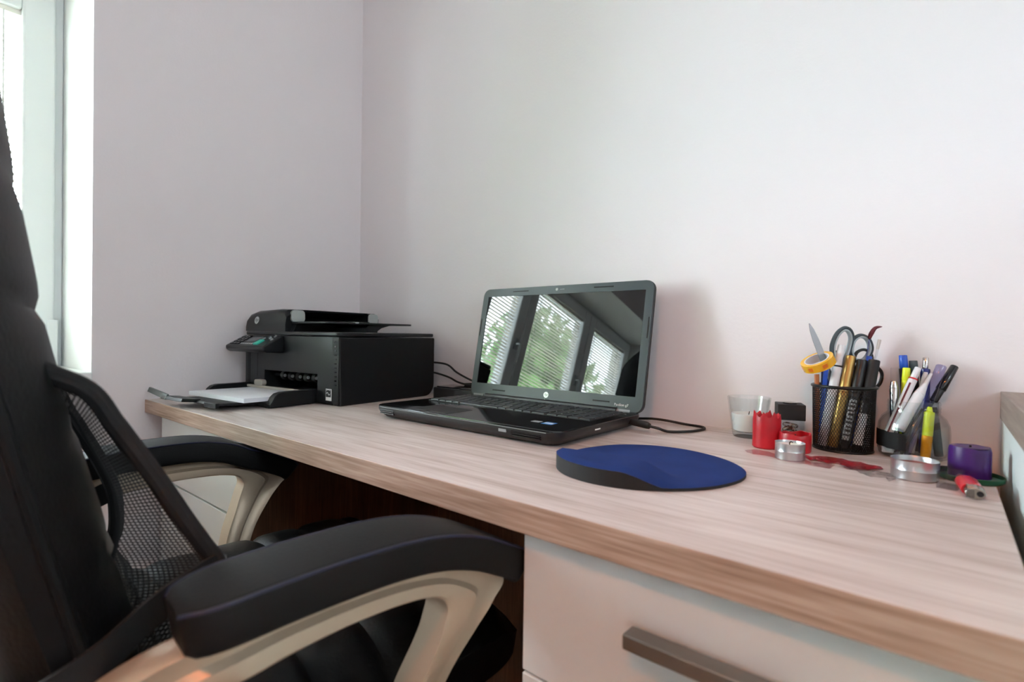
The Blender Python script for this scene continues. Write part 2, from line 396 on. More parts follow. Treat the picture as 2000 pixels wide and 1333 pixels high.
# second window, in the right wall
win2 = struct(thing('window_2', 'plain white two-pane window in the right wall', 'window')); del win2['category']
for a, b in ((RY0, (RY0 + RY1) / 2), ((RY0 + RY1) / 2, RY1)):
    s = frame_ring('sash', XR + 0.07, XR + 0.12, a, b, RZ0, RZ1, 0.05, M['upvc'], win2)
    Box('pane', (XR + 0.092, a + 0.045, RZ0 + 0.045), (XR + 0.098, b - 0.045, RZ1 - 0.045), M['pane'], s)
# outside: lawn and trees
struct(Box('ground', (-30, -30, -3.2), (-0.6, 20, -3.0), M['grass']))
def tree(loc, h, rad, lab, n):
    t = thing('tree', lab, 'tree', loc, group='trees outside the window')
    Tube('trunk', [(0, 0, 0), (0.05, 0.02, h * 0.4), (0, 0, h * 0.75)], 0.14, M['bark'], t, 8, up=(1, 0, 0), scale=[1, 0.8, 0.4])
    bm = bmesh.new(); rnd = random.Random(int(h * 100))
    blobs = [(Vector((rnd.uniform(-1, 1), rnd.uniform(-1, 1), rnd.uniform(-0.8, 0.9))) * rad * 0.7 + Vector((0, 0, h * 0.75)), rad * rnd.uniform(0.3, 0.5)) for _ in range(9)]
    for k in range(n):
        c, r = rnd.choice(blobs); d = Vector((rnd.gauss(0, 1), rnd.gauss(0, 1), rnd.gauss(0, 1))).normalized()
        p = c + d * r * rnd.random() ** 0.4; q = Euler((rnd.uniform(0, 6), rnd.uniform(0, 6), 0)).to_matrix(); s = rnd.uniform(0.06, 0.11)
        v = [bm.verts.new(p + q @ Vector(u) * s) for u in ((-1, 0, 0), (0, -0.5, 0.1), (1, 0, 0), (0, 0.5, 0.1))]
        bm.faces.new(v)
    stuff(new_obj('foliage', bm, M['leaf'], t))
tree((-3.1, -4.3, -3.0), 5.6, 1.7, 'leafy green tree close outside the left window', 4500)
tree((-5.5, -9.0, -3.0), 6.4, 2.2, 'taller leafy tree farther out beyond the left window', 3500)
# reading lamp behind the camera, its cone shade aimed at the desk front
LP, LTG = Vector((1.50, -1.02, 1.88)), Vector((1.28, 0.0, 0.36))
ld = (LTG - LP).normalized()
lamp = thing('reading_lamp', 'slim floor-standing reading lamp with a white cone shade', 'lamp', (LP.x, LP.y, 0))
Lathe('base', [(0, 0), (0.13, 0), (0.13, 0.012), (0.02, 0.022), (0, 0.022)], M['brass'], lamp)
Tube('pole', catmull([(0.0, -0.0, 0.015), (0, -0.02, 0.7), (0, -0.07, 1.55), tuple(LP - ld * 0.11 - Vector((LP.x, LP.y, 0)))], 6), 0.009, M['brass'], lamp, 10, up=(1, 0, 0))
shm = Matrix.Translation(Vector((0, 0, LP.z))) @ Vector((0, 0, 1)).rotation_difference(ld).to_matrix().to_4x4()
bm = bmesh.new(); lathe(bm, [(0, -0.115), (0.03, -0.11), (0.045, -0.06), (0.082, 0.13), (0.080, 0.13), (0.043, -0.058), (0.028, -0.105), (0, -0.108)], 36); bm.transform(shm); new_obj('shade', bm, M['brass'], lamp, auto=True)
bm = bmesh.new(); lathe(bm, [(0, -0.09), (0.015, -0.085), (0.028, -0.05), (0.03, -0.03), (0.022, -0.008), (0, 0.0)], 24); bm.transform(shm); new_obj('bulb', bm, M['globe'], lamp, auto=True)

# ================================================================== desk
DZ = 0.75; DT = 0.03; DL = 1.49
bm = bmesh.new(); box(bm, (0.0, 0.0, DZ - DT), (DL, BW, DZ))
top = new_obj('desk_top', bm, bevel=0.0012, mats=[M['desk'], M['desk_edge']])
for p in top.data.polygons: p.material_index = 0 if p.normal.z > 0.5 else 1
tag(top, 'long pale wood-look desk top spanning two drawer cabinets', 'desk')
def drawer_cabinet(label, x0, x1, drawers, handle, m):
    t = thing('drawer_cabinet', label, 'cabinet', ((x0 + x1) / 2, 0.3, 0), group=None); w = (x1 - x0) / 2
    yf = 0.02 - 0.3
    bm = bmesh.new(); box(bm, (-w, yf + 0.019, 0.0), (w, 0.25, DZ - DT)); new_obj('body', bm, M['darkwood'], t, bevel=0.001)
    for z0, z1 in drawers:
        d = Box('drawer_front', (-w, yf, z0), (w, yf + 0.018, z1), m, t, 0.0012)
        if handle: handle(d, w, yf, z0, z1)
    return t
def bar_handle(d, w, yf, z0, z1):
    zc = (z0 + z1) / 2 + 0.02
    if z1 > 0.7: zc = 0.660
    cx = 0.02
    b = Box('handle', (cx - 0.08, yf - 0.025, zc - 0.0065), (cx + 0.09, yf - 0.007, zc + 0.0065), M['steel'], d, 0.0014)
    for s in (-0.04, 0.07): Box('handle_post', (cx + s - 0.005, yf - 0.009, zc - 0.006), (cx + s + 0.005, yf + 0.001, zc + 0.002), M['steel'], d)
def left_handle(d, w, yf, z0, z1):
    zc = z1 - 0.06
    zc = z1 - 0.068
    Box('handle', (-0.05, yf - 0.018, zc - 0.006), (0.03, yf - 0.008, zc + 0.006), M['steel'], d, 0.002)
    for s in (-0.04, 0.02): Box('handle_post', (s - 0.004, yf - 0.009, zc - 0.004), (s + 0.004, yf + 0.001, zc + 0.004), M['steel'], d)
drawer_cabinet('white drawer cabinet under the printer end of the desk', 0.05, 0.467, [(0.572, 0.719), (0.30, 0.568), (0.03, 0.296)], left_handle, M['whitelam'])
drawer_cabinet('cream white drawer cabinet with steel bar handle next to the office chair', 1.118, 1.485, [(0.5735, 0.719), (0.30, 0.5705), (0.03, 0.2965)], bar_handle, M['whitelam'])
pn = Box('back_panel', (0.467, 0.50, 0.0), (1.118, 0.518, DZ - DT), M['darkwood'])
tag(pn, 'dark brown vertical-grain wood panel closing the knee space', 'panel')
# low unit right of the desk
u = thing('side_unit', 'pale green-white side unit with brown slab top beside the desk', 'cabinet', (1.72, 0.0, 0))
Box('body', (1.5035 - 1.72, -0.3, 0), (0.25, BW, 0.809), M['mint'], u, 0.001)
Box('top_slab', (1.5015 - 1.72, -0.32, 0.809), (0.27, BW, 0.8456), M['brownlam'], u, 0.001)

# ================================================================== printer
PR = thing('printer', 'black all-in-one inkjet printer with document feeder and paper tray', 'printer', (0.417, 0.246, DZ), (0, 0, math.radians(5.67)))
# local: x to the right (0 at right edge, -0.372 at left edge), y to the back, z up
PW, PD = 0.372, 0.303
bm = bmesh.new()
def yz_body(bm, x0, x1, prof): prism(bm, prof, 'X', x0, x1)
# main shell with slot opening in front: left block, right block, upper block, floor and back of slot
sx0, sx1 = -0.286, -0.073
shell = bmesh.new()
box(shell, (-PW, 0.0, 0.004), (sx0, PD, 0.153)); box(shell, (sx1, 0.0, 0.004), (0.0, PD - 0.034, 0.034)); box(shell, (sx1, 0.0, 0.034), (0.0, PD, 0.153))
box(shell, (sx0, 0.0, 0.068), (sx1, PD, 0.153)); box(shell, (sx0, 0.12, 0.004), (sx1, PD, 0.068)); box(shell, (sx0, 0.0, 0.004), (sx1, 0.12, 0.022))
bmesh.ops.remove_doubles(shell, verts=shell.verts[:], dist=1e-5)
inner = [f for f in shell.faces if len([g for e in f.edges for g in e.link_faces]) > 20]
# the outer shell gets rounded corners from a separate wrap
sh = new_obj('shell', shell, M['printer'], PR)
# rounded right side cover and corners
out = []
def side_outline():
    o = []
    for cx_, cz_, r_, a0 in ((0.006, 0.003, 0.003, 180), (PD - 0.03, 0.032, 0.032, 270), (PD - 0.002, 0.149, 0.004, 0), (0.003, 0.149, 0.004, 90)):
        for i in range(7):
            a = math.radians(a0 + 15 * i); o.append((cx_ + r_ * math.cos(a), cz_ + r_ * math.sin(a)))
    return o
cov = bmesh.new(); prism(cov, side_outline(), 'X', -0.022, 0.004); new_obj('side_cover', cov, M['printer_side'], PR, bevel=0.006, auto=True)
Prism('side_cover', rrect(-PW - 0.002, -0.001, -PW + 0.03, PD + 0.002, 0.012, 5), 'Z', 0.0, 0.153, M['printer_side'], PR, 0.003)
Prism('scanner_lid', rrect(-PW - 0.003, -0.003, 0.005, PD + 0.003, 0.014, 6), 'Z', 0.1545, 0.164, M['printer'], PR, 0.003)
# front fascia seams
Box('door_seam', (-0.3185, -0.0006, 0.05), (-0.3175, 0.001, 0.13), M['blk_gloss'], PR)
for k in range(11):
    Box('vent_notch', (-0.0115, -0.0016, 0.045 + k * 0.0095), (-0.006, 0.0, 0.048 + k * 0.0095), M['blk_gloss'], PR)
# rollers in the slot
rl = Tube('roller_shaft', [(sx0, 0.03, 0.055), (sx1, 0.03, 0.055)], 0.003, M['blk'], PR, 8)
for k in range(6):
    x = sx0 + 0.05 + k * 0.031
    bm = bmesh.new(); sweep(bm, [(x, 0.022, 0.056), (x + 0.012, 0.022, 0.056)], circ(0.011, 14)); new_obj('roller', bm, M['blk_matte'], PR, auto=True)
    bm = bmesh.new(); sweep(bm, [(x + 0.0118, 0.016, 0.056), (x + 0.0135, 0.016, 0.056)], circ(0.004, 10)); new_obj('star_wheel', bm, M['silver'], PR, auto=True)
# document feeder hump, axis front to back
hump = [(-PW - 0.001, 0.164), (-PW - 0.001, 0.178), (-PW + 0.004, 0.196), (-PW + 0.018, 0.210), (-PW + 0.045, 0.2165), (-0.235, 0.2195), (-0.205, 0.218), (-0.196, 0.205), (-0.2, 0.186), (-0.2, 0.164)]
bm = bmesh.new()
# front end rounds over: loft of scaled outlines
rings = []
for yy, k, dz in ((0.000, 0.80, -0.012), (0.004, 0.92, -0.004), (0.012, 0.985, -0.001), (0.02, 1.0, 0), (0.045, 1.0, 0), (0.05, 1.0, 0)):
    rings.append([(-PW + 0.0 + (x + PW) , yy, 0.164 + (z - 0.164) * k) for x, z in hump])
loft(bm, rings)
new_obj('feeder_front', bm, M['printer'], PR, auto=True)
bm = bmesh.new(); rings = [[(x, yy, z) for x, z in hump] for yy in (0.255, 0.28, 0.288)]
rings[-1] = [(x, 0.288, 0.164 + (z - 0.164) * 0.9) for x, z in hump]; loft(bm, rings); new_obj('feeder_back', bm, M['printer'], PR, auto=True)
cover = [(-PW - 0.001, 0.164), (-PW - 0.001, 0.178), (-PW + 0.004, 0.196), (-PW + 0.018, 0.210), (-PW + 0.045, 0.2165), (-0.235, 0.2195), (-0.207, 0.2185), (-0.21, 0.2135), (-0.24, 0.2125), (-0.30, 0.2), (-0.31, 0.164)]
Prism('feeder_cover', cover, 'X', 0, 1, M['printer'], None).name = 'tmp_cover'
bpy.data.objects.remove(bpy.data.objects['tmp_cover'])
bm = bmesh.new(); prism(bm, cover, 'Y', 0.05, 0.255); new_obj('feeder_cover', bm, M['printer'], PR, auto=True)
Prism('feeder_floor', [(-0.31, 0.164), (-0.31, 0.176), (-0.24, 0.184), (-0.2, 0.186), (-0.2, 0.164)], 'Y', 0.05, 0.255, M['blk_matte'], PR)
# grey end caps of the feeder opening, facing right
for y0, y1 in ((0.012, 0.05), (0.252, 0.284)):
    Prism('feeder_end_cap', rrect(y0, 0.187, y1, 0.2165, 0.010, 4), 'X', -0.2, -0.1935, M['gcap'], PR, 0.001)
# feeder input tray
bm = bmesh.new(); prism(bm, rrect(-0.2, 0.012, -0.055, 0.283, 0.012, 4), 'Z', 0.1835, 0.188)
tr_ = new_obj('feeder_tray', bm, M['printer'], PR, bevel=0.001, auto=True)
Prism('tray_support', [(0.012, 0.164), (0.022, 0.1835), (0.05, 0.1835), (0.03, 0.176), (0.028, 0.164)], 'X', -0.2, -0.185, M['printer'], PR)
Prism('tray_support', [(0.17, 0.164), (0.19, 0.176), (0.222, 0.1838), (0.15, 0.1838), (0.14, 0.176), (0.14, 0.164)], 'X', -0.2, -0.075, M['printer'], PR)
for y in (0.105, 0.15): Box('paper_guide', (-0.16, y, 0.188), (-0.08, y + 0.004, 0.1905), M['blk'], PR)
Box('guide_tab', (-0.07, 0.09, 0.1855), (-0.0545, 0.1, 0.1885), M['silver'], PR)
# maker's disc on the feeder
def hp_disc(name, mw, r, parent, dark):
    bm = bmesh.new(); lathe(bm, [(0, 0.0), (r, 0.0), (r * 0.97, r * 0.08), (0, r * 0.08)], 28); bm.transform(mw); d = new_obj(name, bm, M['silver'], parent, auto=True)
    text_mesh('logo_letters', 'hp', r * 1.35, dark, d, mw @ Matrix.Translation((0, r * 0.1, r * 0.1)), 0.3, r * 0.01)
    return d
hp_disc('logo_disc', frame_mat((-0.318, -0.0025, 0.1915), (1, 0, 0), (0, 0.2, 1), (0, -1, 0.2)), 0.0095, PR, M['blk'])
# control panel
pan = bmesh.new()
prism(pan, [(-0.043, 0.113), (-0.052, 0.118), (-0.053, 0.128), (-0.004, 0.1535), (0.001, 0.1535), (0.001, 0.112)], 'X', -0.372, -0.205)
pb = new_obj('control_panel', pan, M['printer'], PR, bevel=0.003, auto=True)
def panel_pt(x, t, h=0.0): # t 0 front .. 1 back on the sloping face
    return Vector((x, -0.052 + 0.048 * t - h * 0.47, 0.1285 + 0.025 * t + h * 0.88))
def panel_box(name, x0, x1, t0, t1, h, m, parent):
    bm = bmesh.new(); vs = [panel_pt(x0, t0), panel_pt(x1, t0), panel_pt(x1, t1), panel_pt(x0, t1)]; vt = [panel_pt(x0, t0, h), panel_pt(x1, t0, h), panel_pt(x1, t1, h), panel_pt(x0, t1, h)]
    loft(bm, [vs, vt]); return new_obj(name, bm, m, parent)
panel_box('display', -0.312, -0.272, 0.42, 0.82, 0.0008, M['lcd'], pb)
for i in range(3):
    for j in range(4): panel_box('key_button', -0.362 + i * 0.0145, -0.352 + i * 0.0145, 0.12 + j * 0.21, 0.26 + j * 0.21, 0.0022, M['blk_gloss'], pb)
panel_box('start_button', -0.258, -0.240, 0.12, 0.5, 0.003, M['teal'], pb)
for i in range(6): panel_box('printed_mark', -0.318 + i * 0.009, -0.314 + i * 0.009, 0.16, 0.24, 0.0004, M['whiteprint'], pb)
for x0, t0 in ((-0.26, 0.62), (-0.248, 0.78), (-0.236, 0.66), (-0.226, 0.82), (-0.222, 0.55)):
    panel_box('function_button', x0, x0 + 0.006, t0, t0 + 0.12, 0.0016, M['greyprint'], pb)
# efficiency label on the front
eb = Box('efficiency_label', (-0.040, -0.0022, 0.011), (-0.021, -0.0009, 0.037), M['whiteprint'], PR)
Box('label_field', (-0.0388, -0.0026, 0.019), (-0.0222, -0.0021, 0.0358), M['blk'], eb)
bm = bmesh.new(); sweep(bm, [(-0.0375 + 0.014 * i / 8, -0.0028, 0.0335 - 0.000 + 0.0018 * math.sin(PI * i / 8)) for i in range(9)], circ(0.0005, 5)); new_obj('label_arc', bm, M['whiteprint'], eb)
bm = bmesh.new(); sweep(bm, [(-0.0365 + 0.012 * i / 10, -0.0028, 0.0265 + 0.003 * math.sin(2 * PI * i / 10)) for i in range(11)], circ(0.0006, 5)); new_obj('label_swash', bm, M['whiteprint'], eb)
# output / input tray in front
tL, tR, tF = -0.352, -0.088, -0.112
Box('tray_floor', (tL, tF, 0.004), (tR, 0.06, 0.012), M['blk_matte'], PR)
def tray_wall(x0, x1):
    pr = [(0.0, 0.002), (0.0, 0.033), (-0.082, 0.033), (-0.094, 0.0305), (-0.102, 0.024), (-0.107, 0.014), (tF, 0.008), (tF, 0.002)]
    Prism('tray_side', pr, 'X', x0, x1, M['printer_side'], PR, 0.0015)
tray_wall(tR - 0.007, tR + 0.012); tray_wall(tL - 0.012, tL + 0.007)
Prism('tray_extension', [(-0.10, 0.006), (-0.10, 0.012), (-0.197, 0.016), (-0.2, 0.011)], 'X', -0.29, -0.118, M['blk_matte'], PR, 0.001)
Prism('tray_lip', [(-0.195, 0.008), (-0.195, 0.0165), (-0.203, 0.0165), (-0.203, 0.006)], 'X', -0.165, -0.118, M['printer_side'], PR, 0.0008)
ex = Prism('tray_catch', [(-0.19, 0.011), (-0.19, 0.018), (-0.226, 0.022), (-0.228, 0.015)], 'X', -0.30, -0.205, M['blk'], PR, 0.001)
bm = bmesh.new(); loft(bm, [[(-0.275, -0.229, 0.0145), (-0.275, -0.225, 0.0255), (-0.275, -0.221, 0.0255), (-0.275, -0.225, 0.0145)], [(-0.395, -0.216, 0.0225), (-0.395, -0.212, 0.0325), (-0.395, -0.208, 0.0325), (-0.395, -0.212, 0.0225)]])
new_obj('tray_flap', bm, M['gflap'], PR, bevel=0.0006, auto=True)
Box('width_guide', (-0.345, -0.012, 0.023), (-0.11, -0.004, 0.029), M['gslide'], PR, 0.001)
Prism('guide_knob', rrect(-0.305, 0.029, -0.270, 0.044, 0.006, 4), 'Y', -0.016, -0.004, M['gslide'], PR, 0.001)
pp = bmesh.new(); box(pp, (-0.333, -0.155, 0.0125), (-0.1, 0.05, 0.0215))
for v in pp.verts:
    if v.co.y < -0.1: v.co.z += 0.002
pap = new_obj('paper_stack', pp, M['paper']); pap.matrix_world = Matrix.Translation((0.417, 0.246, DZ)) @ Matrix.Rotation(math.radians(5.67), 4, 'Z')
tag(pap, 'small stack of white paper lying in the printer tray', 'paper')

# ================================================================== laptop
LX0, LX1, LY0, LY1 = 0.593, 1.023, 0.214, 0.486
LT = thing('laptop', 'open black laptop with glossy dark screen on the desk', 'laptop', (0, 0, 0))
def base_ring(ins, z, tz=None):
    return [(x, y, z) for x, y in rrect(LX0 + ins, LY0 + ins, LX1 - ins, LY1 - ins * 0.5, 0.022 - ins * 0.3, 6)]
DK = 0.7755
bm = bmesh.new()
loft(bm, [base_ring(0.022, 0.7535), base_ring(0.012, 0.7535), base_ring(0.003, 0.761), base_ring(0.0, 0.768), base_ring(0.0, 0.7735)])
new_obj('base', bm, M['blk'], LT, auto=True)
bm = bmesh.new(); loft(bm, [base_ring(0.0003, 0.7733), base_ring(0.0006, DK - 0.0006), base_ring(0.002, DK)])
dk = new_obj('deck', bm, M['deck'], LT, auto=True)
for fx, fy in ((LX0 + 0.05, LY0 + 0.04), (LX1 - 0.05, LY0 + 0.04), (LX0 + 0.05, LY1 - 0.03), (LX1 - 0.05, LY1 - 0.03)):
    Lathe('rubber_foot', [(0, 0.0), (0.009, 0.0), (0.008, 0.0045), (0, 0.0045)], M['rubber'], LT, (fx, fy, DZ), 14)
Box('front_trim', (LX0 + 0.02, LY0 - 0.0004, 0.7718), (LX1 - 0.02, LY0 + 0.002, 0.7726), M['greyprint'], LT)
for k in range(3):
    Box('front_vent', (LX1 - 0.085, LY0 - 0.0004, 0.7605 + k * 0.0032), (LX1 - 0.03, LY0 + 0.004, 0.7622 + k * 0.0032), M['blk_gloss'], LT)
    Box('front_vent', (LX0 + 0.02, LY0 - 0.0004, 0.7605 + k * 0.0032), (LX0 + 0.06, LY0 + 0.004, 0.7622 + k * 0.0032), M['blk_gloss'], LT)
Box('card_slot', (LX1 - 0.11, LY0 - 0.0006, 0.764), (LX1 - 0.095, LY0 + 0.003, 0.7685), M['greyprint'], LT)
Box('side_mark', (LX1 - 0.001, 0.318, 0.7655), (LX1 + 0.0006, 0.333, 0.7675), M['whiteprint'], LT)
kb = Box('keyboard_plate', (0.613, 0.335, DK - 0.0005), (1.003, 0.458, DK + 0.0006), M['blk_matte'], dk)
key_cache = {}
def key(x, y, w, h):
    k = (round(w, 4), round(h, 4))
    if k not in key_cache:
        b = bmesh.new(); e = 0.0012
        loft(b, [[(-w / 2, -h / 2, 0), (w / 2, -h / 2, 0), (w / 2, h / 2, 0), (-w / 2, h / 2, 0)], [(-w / 2 + e * 0.3, -h / 2 + e * 0.3, 0.0018), (w / 2 - e * 0.3, -h / 2 + e * 0.3, 0.0018), (w / 2 - e * 0.3, h / 2 - e * 0.3, 0.0018), (-w / 2 + e * 0.3, h / 2 - e * 0.3, 0.0018)], [(-w / 2 + e, -h / 2 + e, 0.0023), (w / 2 - e, -h / 2 + e, 0.0023), (w / 2 - e, h / 2 - e, 0.0023), (-w / 2 + e, h / 2 - e, 0.0023)]])
        me = bpy.data.meshes.new('key'); bmesh.ops.recalc_face_normals(b, faces=b.faces[:]); b.to_mesh(me); b.free(); me.materials.append(M['key']); key_cache[k] = me
    o = bpy.data.objects.new('key', key_cache[k]); COL.objects.link(o); o.parent = kb; o.location = (x, y, DK + 0.0005)
P_ = 0.0196; G = 0.0028; RH = [0.0205] * 5 + [0.015]
rows = [[1.3, 1, 1, 1, 5.2, 1, 1, 1, 1, 1.5], [2.2] + [1] * 10 + [2.8], [1.7] + [1] * 11 + [2.3], [1.4] + [1] * 12 + [1.6], [1] * 13 + [2], [1.02] * 15]
y = 0.3375
for r, row in enumerate(rows):
    h = RH[r]; x = 0.615; tot = sum(row); sc = 15 * P_ / tot
    for wk in row:
        key(x + wk * sc / 2, y + h / 2, wk * sc - G, h - G); x += wk * sc
    x0 = 0.615 + 15 * P_ + 0.004; wn = (1.001 - x0) / 4
    for c in range(4): key(x0 + (c + 0.5) * wn, y + h / 2, wn - G, h - G)
    y += h
Prism('touchpad', rrect(0.685, 0.232, 0.785, 0.292, 0.005, 4), 'Z', DK - 0.0004, DK + 0.0003, M['blk_matte'], dk)
for a, b in ((0.685, 0.733), (0.737, 0.785)): Prism('touchpad_button', rrect(a, 0.219, b, 0.230, 0.003, 3), 'Z', DK - 0.0004, DK + 0.0006, M['blk'], dk, 0.0003)
st = Box('sticker', (0.958, 0.262, DK - 0.0002), (0.978, 0.280, DK + 0.0003), M['bluestick'], dk)
Box('sticker_band', (0.960, 0.268, DK + 0.0003), (0.976, 0.273, DK + 0.0005), M['whiteprint'], st)
Box('sticker', (0.935, 0.266, DK - 0.0002), (0.951, 0.278, DK + 0.0003), M['greyprint'], dk)
# lid
TILT = math.radians(10.5)
lidM = Matrix.Translation((0, 0.478, 0.7735)) @ Matrix.Rotation(-TILT, 4, 'X')
LW0, LW1, LH = 0.5935, 1.0245, 0.252
lid = bmesh.new(); prism(lid, rrect(LW0, 0.0, LW1, LH, 0.018, 6), 'Y', 0.0025, 0.011); lid.transform(lidM); lo = new_obj('lid', lid, M['blk'], LT, bevel=0.002, auto=True)
bm = bmesh.new()  # bezel ring
o1 = rrect(LW0 + 0.001, 0.001, LW1 - 0.001, LH - 0.001, 0.017, 6); SC0, SC1, SH0, SH1 = LW0 + 0.0165, LW1 - 0.0165, 0.030, LH - 0.019
i1 = rrect(SC0, SH0, SC1, SH1, 0.001, 6)
V = [[bm.verts.new((u, d, v)) for u, v in ol] for ol, d in ((o1, 0.003), (o1, 0.0002), (i1, 0.0002), (i1, 0.0022))]
for A_, B_ in zip(V, V[1:]):
    for j in range(len(A_)): bm.faces.new((A_[j], A_[(j + 1) % len(A_)], B_[(j + 1) % len(A_)], B_[j]))
bm.transform(lidM); bz = new_obj('bezel', bm, M['bezel'], lo, auto=True)
def lid_box(name, u0, u1, v0, v1, d0, d1, m, parent):
    b = bmesh.new(); box(b, (u0, d0, v0), (u1, d1, v1)); b.transform(lidM); return new_obj(name, b, m, parent)
lid_box('screen', SC0 - 0.001, SC1 + 0.001, SH0 - 0.001, SH1 + 0.001, 0.0016, 0.0026, M['screen'], lo)
for c, w in ((0.26, 0.022), (0.75, 0.022)):
    u_ = LW0 + (LW1 - LW0) * c; lid_box('rubber_bumper', u_ - w, u_ + w, LH - 0.0105, LH - 0.0085, -0.0005, 0.0006, M['rubber'], lo)
for c, w in ((0.2, 0.018), (0.8, 0.018)):
    u_ = LW0 + (LW1 - LW0) * c; lid_box('rubber_bumper', u_ - w, u_ + w, 0.0155, 0.018, -0.0005, 0.0006, M['rubber'], lo)
for u_ in (LW0 + 0.004, LW1 - 0.006): lid_box('side_bumper', u_, u_ + 0.002, 0.14, 0.18, -0.0005, 0.0006, M['rubber'], lo)
def lid_pt(u_, v_, d=0.0): return lidM @ Vector((u_, d, v_))
cx = (LW0 + LW1) / 2
def lid_frame(u_, v_, d): return lidM @ frame_mat((u_, d, v_), (1, 0, 0), (0, 0, 1), (0, -1, 0))
bm = bmesh.new(); lathe(bm, [(0, 0), (0.003, 0), (0.003, 0.0006), (0.0015, 0.0006), (0.001, 0.0002), (0, 0.0002)], 20); bm.transform(lid_frame(cx - 0.005, LH - 0.0095, 0.0)); new_obj('webcam', bm, M['gcap'], lo, auto=True)
lid_box('webcam_text', cx + 0.003, cx + 0.014, LH - 0.0101, LH - 0.0093, -0.0003, 0.0004, M['greyprint'], lo)
hp_disc('logo_disc', lid_frame(cx, 0.0175, 0.0), 0.0062, lo, M['bezel'])
text_mesh('logo_letters', 'hp', 0.006, M['whiteprint'], lo, lid_frame(cx, 0.0068, 0.0))
text_mesh('model_letters', 'Pavilion g7', 0.0068, M['whiteprint'], lo, lid_frame(LW1 - 0.043, 0.013, 0.0))
for u_ in (LW0 + 0.027, LW1 - 0.04): lid_box('hinge_plate', u_ - 0.014, u_ + 0.016, 0.0015, 0.0055, -0.001, 0.001, M['greyprint'], lo)
bm = bmesh.new(); sweep(bm, [(LX0 + 0.05, 0.4795, 0.7755), (LX1 - 0.05, 0.4795, 0.7755)], circ(0.006, 10)); new_obj('hinge', bm, M['blk'], LT, auto=True)
# charger plug and cord on the laptop's right
ck = thing('charger_cord', 'thin black charger cord looping from the laptop side to the wall', 'cord')
Tube('plug', [(LX1 - 0.004, 0.440, 0.7645), (LX1 + 0.012, 0.438, 0.7645), (LX1 + 0.03, 0.436, 0.763), (LX1 + 0.036, 0.435, 0.762)], 0.0062, M['cable'], ck, 12, scale=[0.9, 1, 1, 0.8])
cp = catmull([(LX1 + 0.034, 0.435, 0.762), (LX1 + 0.05, 0.437, 0.760), (1.085, 0.455, 0.7535), (1.108, 0.488, 0.7525), (1.118, 0.525, 0.7525), (1.108, 0.548, 0.7525), (1.075, 0.556, 0.7525), (1.02, 0.548, 0.757), (0.95, 0.545, 0.7525), (0.80, 0.55, 0.7525), (0.70, 0.545, 0.7525), (0.63, 0.54, 0.76)], 8)
Tube('cord', cp, 0.0023, M['cable'], ck, 8)
# power brick and cables between printer and laptop
pb_ = thing('power_brick', 'flat black power adapter behind the laptop next to the printer', 'adapter', (0.53, 0.527, DZ), (0, 0, math.radians(4)))
Prism('case', rrect(-0.075, -0.04, 0.07, 0.035, 0.01, 5), 'Z', 0.0, 0.031, M['blk'], pb_, 0.003)
Prism('top_plate', rrect(-0.068, -0.034, 0.063, 0.029, 0.008, 5), 'Z', 0.0305, 0.034, M['blk_gloss'], pb_, 0.001)
cab_pts = [[(0.33, 0.566, 0.835), (0.38, 0.566, 0.836), (0.43, 0.562, 0.832), (0.47, 0.556, 0.815), (0.52, 0.552, 0.80), (0.56, 0.552, 0.79), (0.60, 0.555, 0.776), (0.66, 0.56, 0.7525)],
           [(0.50, 0.555, 0.787), (0.55, 0.56, 0.792), (0.59, 0.562, 0.803), (0.64, 0.565, 0.806), (0.70, 0.567, 0.79), (0.76, 0.567, 0.7525)],
           [(0.33, 0.566, 0.81), (0.38, 0.565, 0.808), (0.44, 0.558, 0.80), (0.48, 0.55, 0.791), (0.53, 0.542, 0.787), (0.585, 0.55, 0.787), (0.625, 0.56, 0.795), (0.68, 0.565, 0.79), (0.73, 0.567, 0.7525)]]
for i, (c, lb) in enumerate(zip(cab_pts, ['black cable sagging from the printer back over the adapter', 'black cable arching up behind the laptop screen', 'lower black cable lying across the adapter top'])):
    tag(Tube('cable', catmull(c, 8), 0.0026, M['cable'], None, 8), lb, 'cable', 'cables behind the laptop')

# ================================================================== mouse pad
ol = catmull([(1.048, 0.205, 0), (1.052, 0.25, 0), (1.074, 0.30, 0), (1.118, 0.331, 0), (1.17, 0.334, 0), (1.222, 0.312, 0), (1.258, 0.272, 0), (1.268, 0.228, 0), (1.256, 0.178, 0), (1.228, 0.138, 0), (1.19, 0.112, 0), (1.148, 0.103, 0), (1.106, 0.112, 0), (1.075, 0.137, 0), (1.058, 0.172, 0)], 6, True)
mp = thing('mouse_pad', 'round navy blue mouse pad with raised wrist rest', 'mouse pad', (1.16, 0.22, DZ))
cc = Vector((1.16, 0.22, 0))
def sstep(a, b, x):
    t = max(0, min(1, (x - a) / (b - a))); return t * t * (3 - 2 * t)
def pad_h(p):
    # gel rest along the side that faces the chair
    d = 0.176 + 0.05 * (p.x - 1.12) - p.y + 0.012 * math.sin((p.x - 1.05) * 18)
    b = sstep(-0.004, 0.030, d) * (1 - sstep(1.175, 1.232, p.x)) * sstep(1.035, 1.075, p.x + 0.01)
    return 0.0045 + 0.0175 * b
bm = bmesh.new(); rings = []
NR = 22
for k in range(NR + 1):
    s = k / NR; ring = []
    for q in ol:
        p = cc + (q - cc) * (1 if k == NR else s * 0.985); z = pad_h(p)
        if k == NR: z = max(0.0035, z - 0.004)
        ring.append(bm.verts.new((p.x - cc.x, p.y - cc.y, z)) if k else None)
    if k == 0: rings.append([bm.verts.new((0, 0, pad_h(cc)))])
    else: rings.append(ring)
n = len(ol)
for i in range(n): bm.faces.new((rings[0][0], rings[1][i], rings[1][(i + 1) % n]))
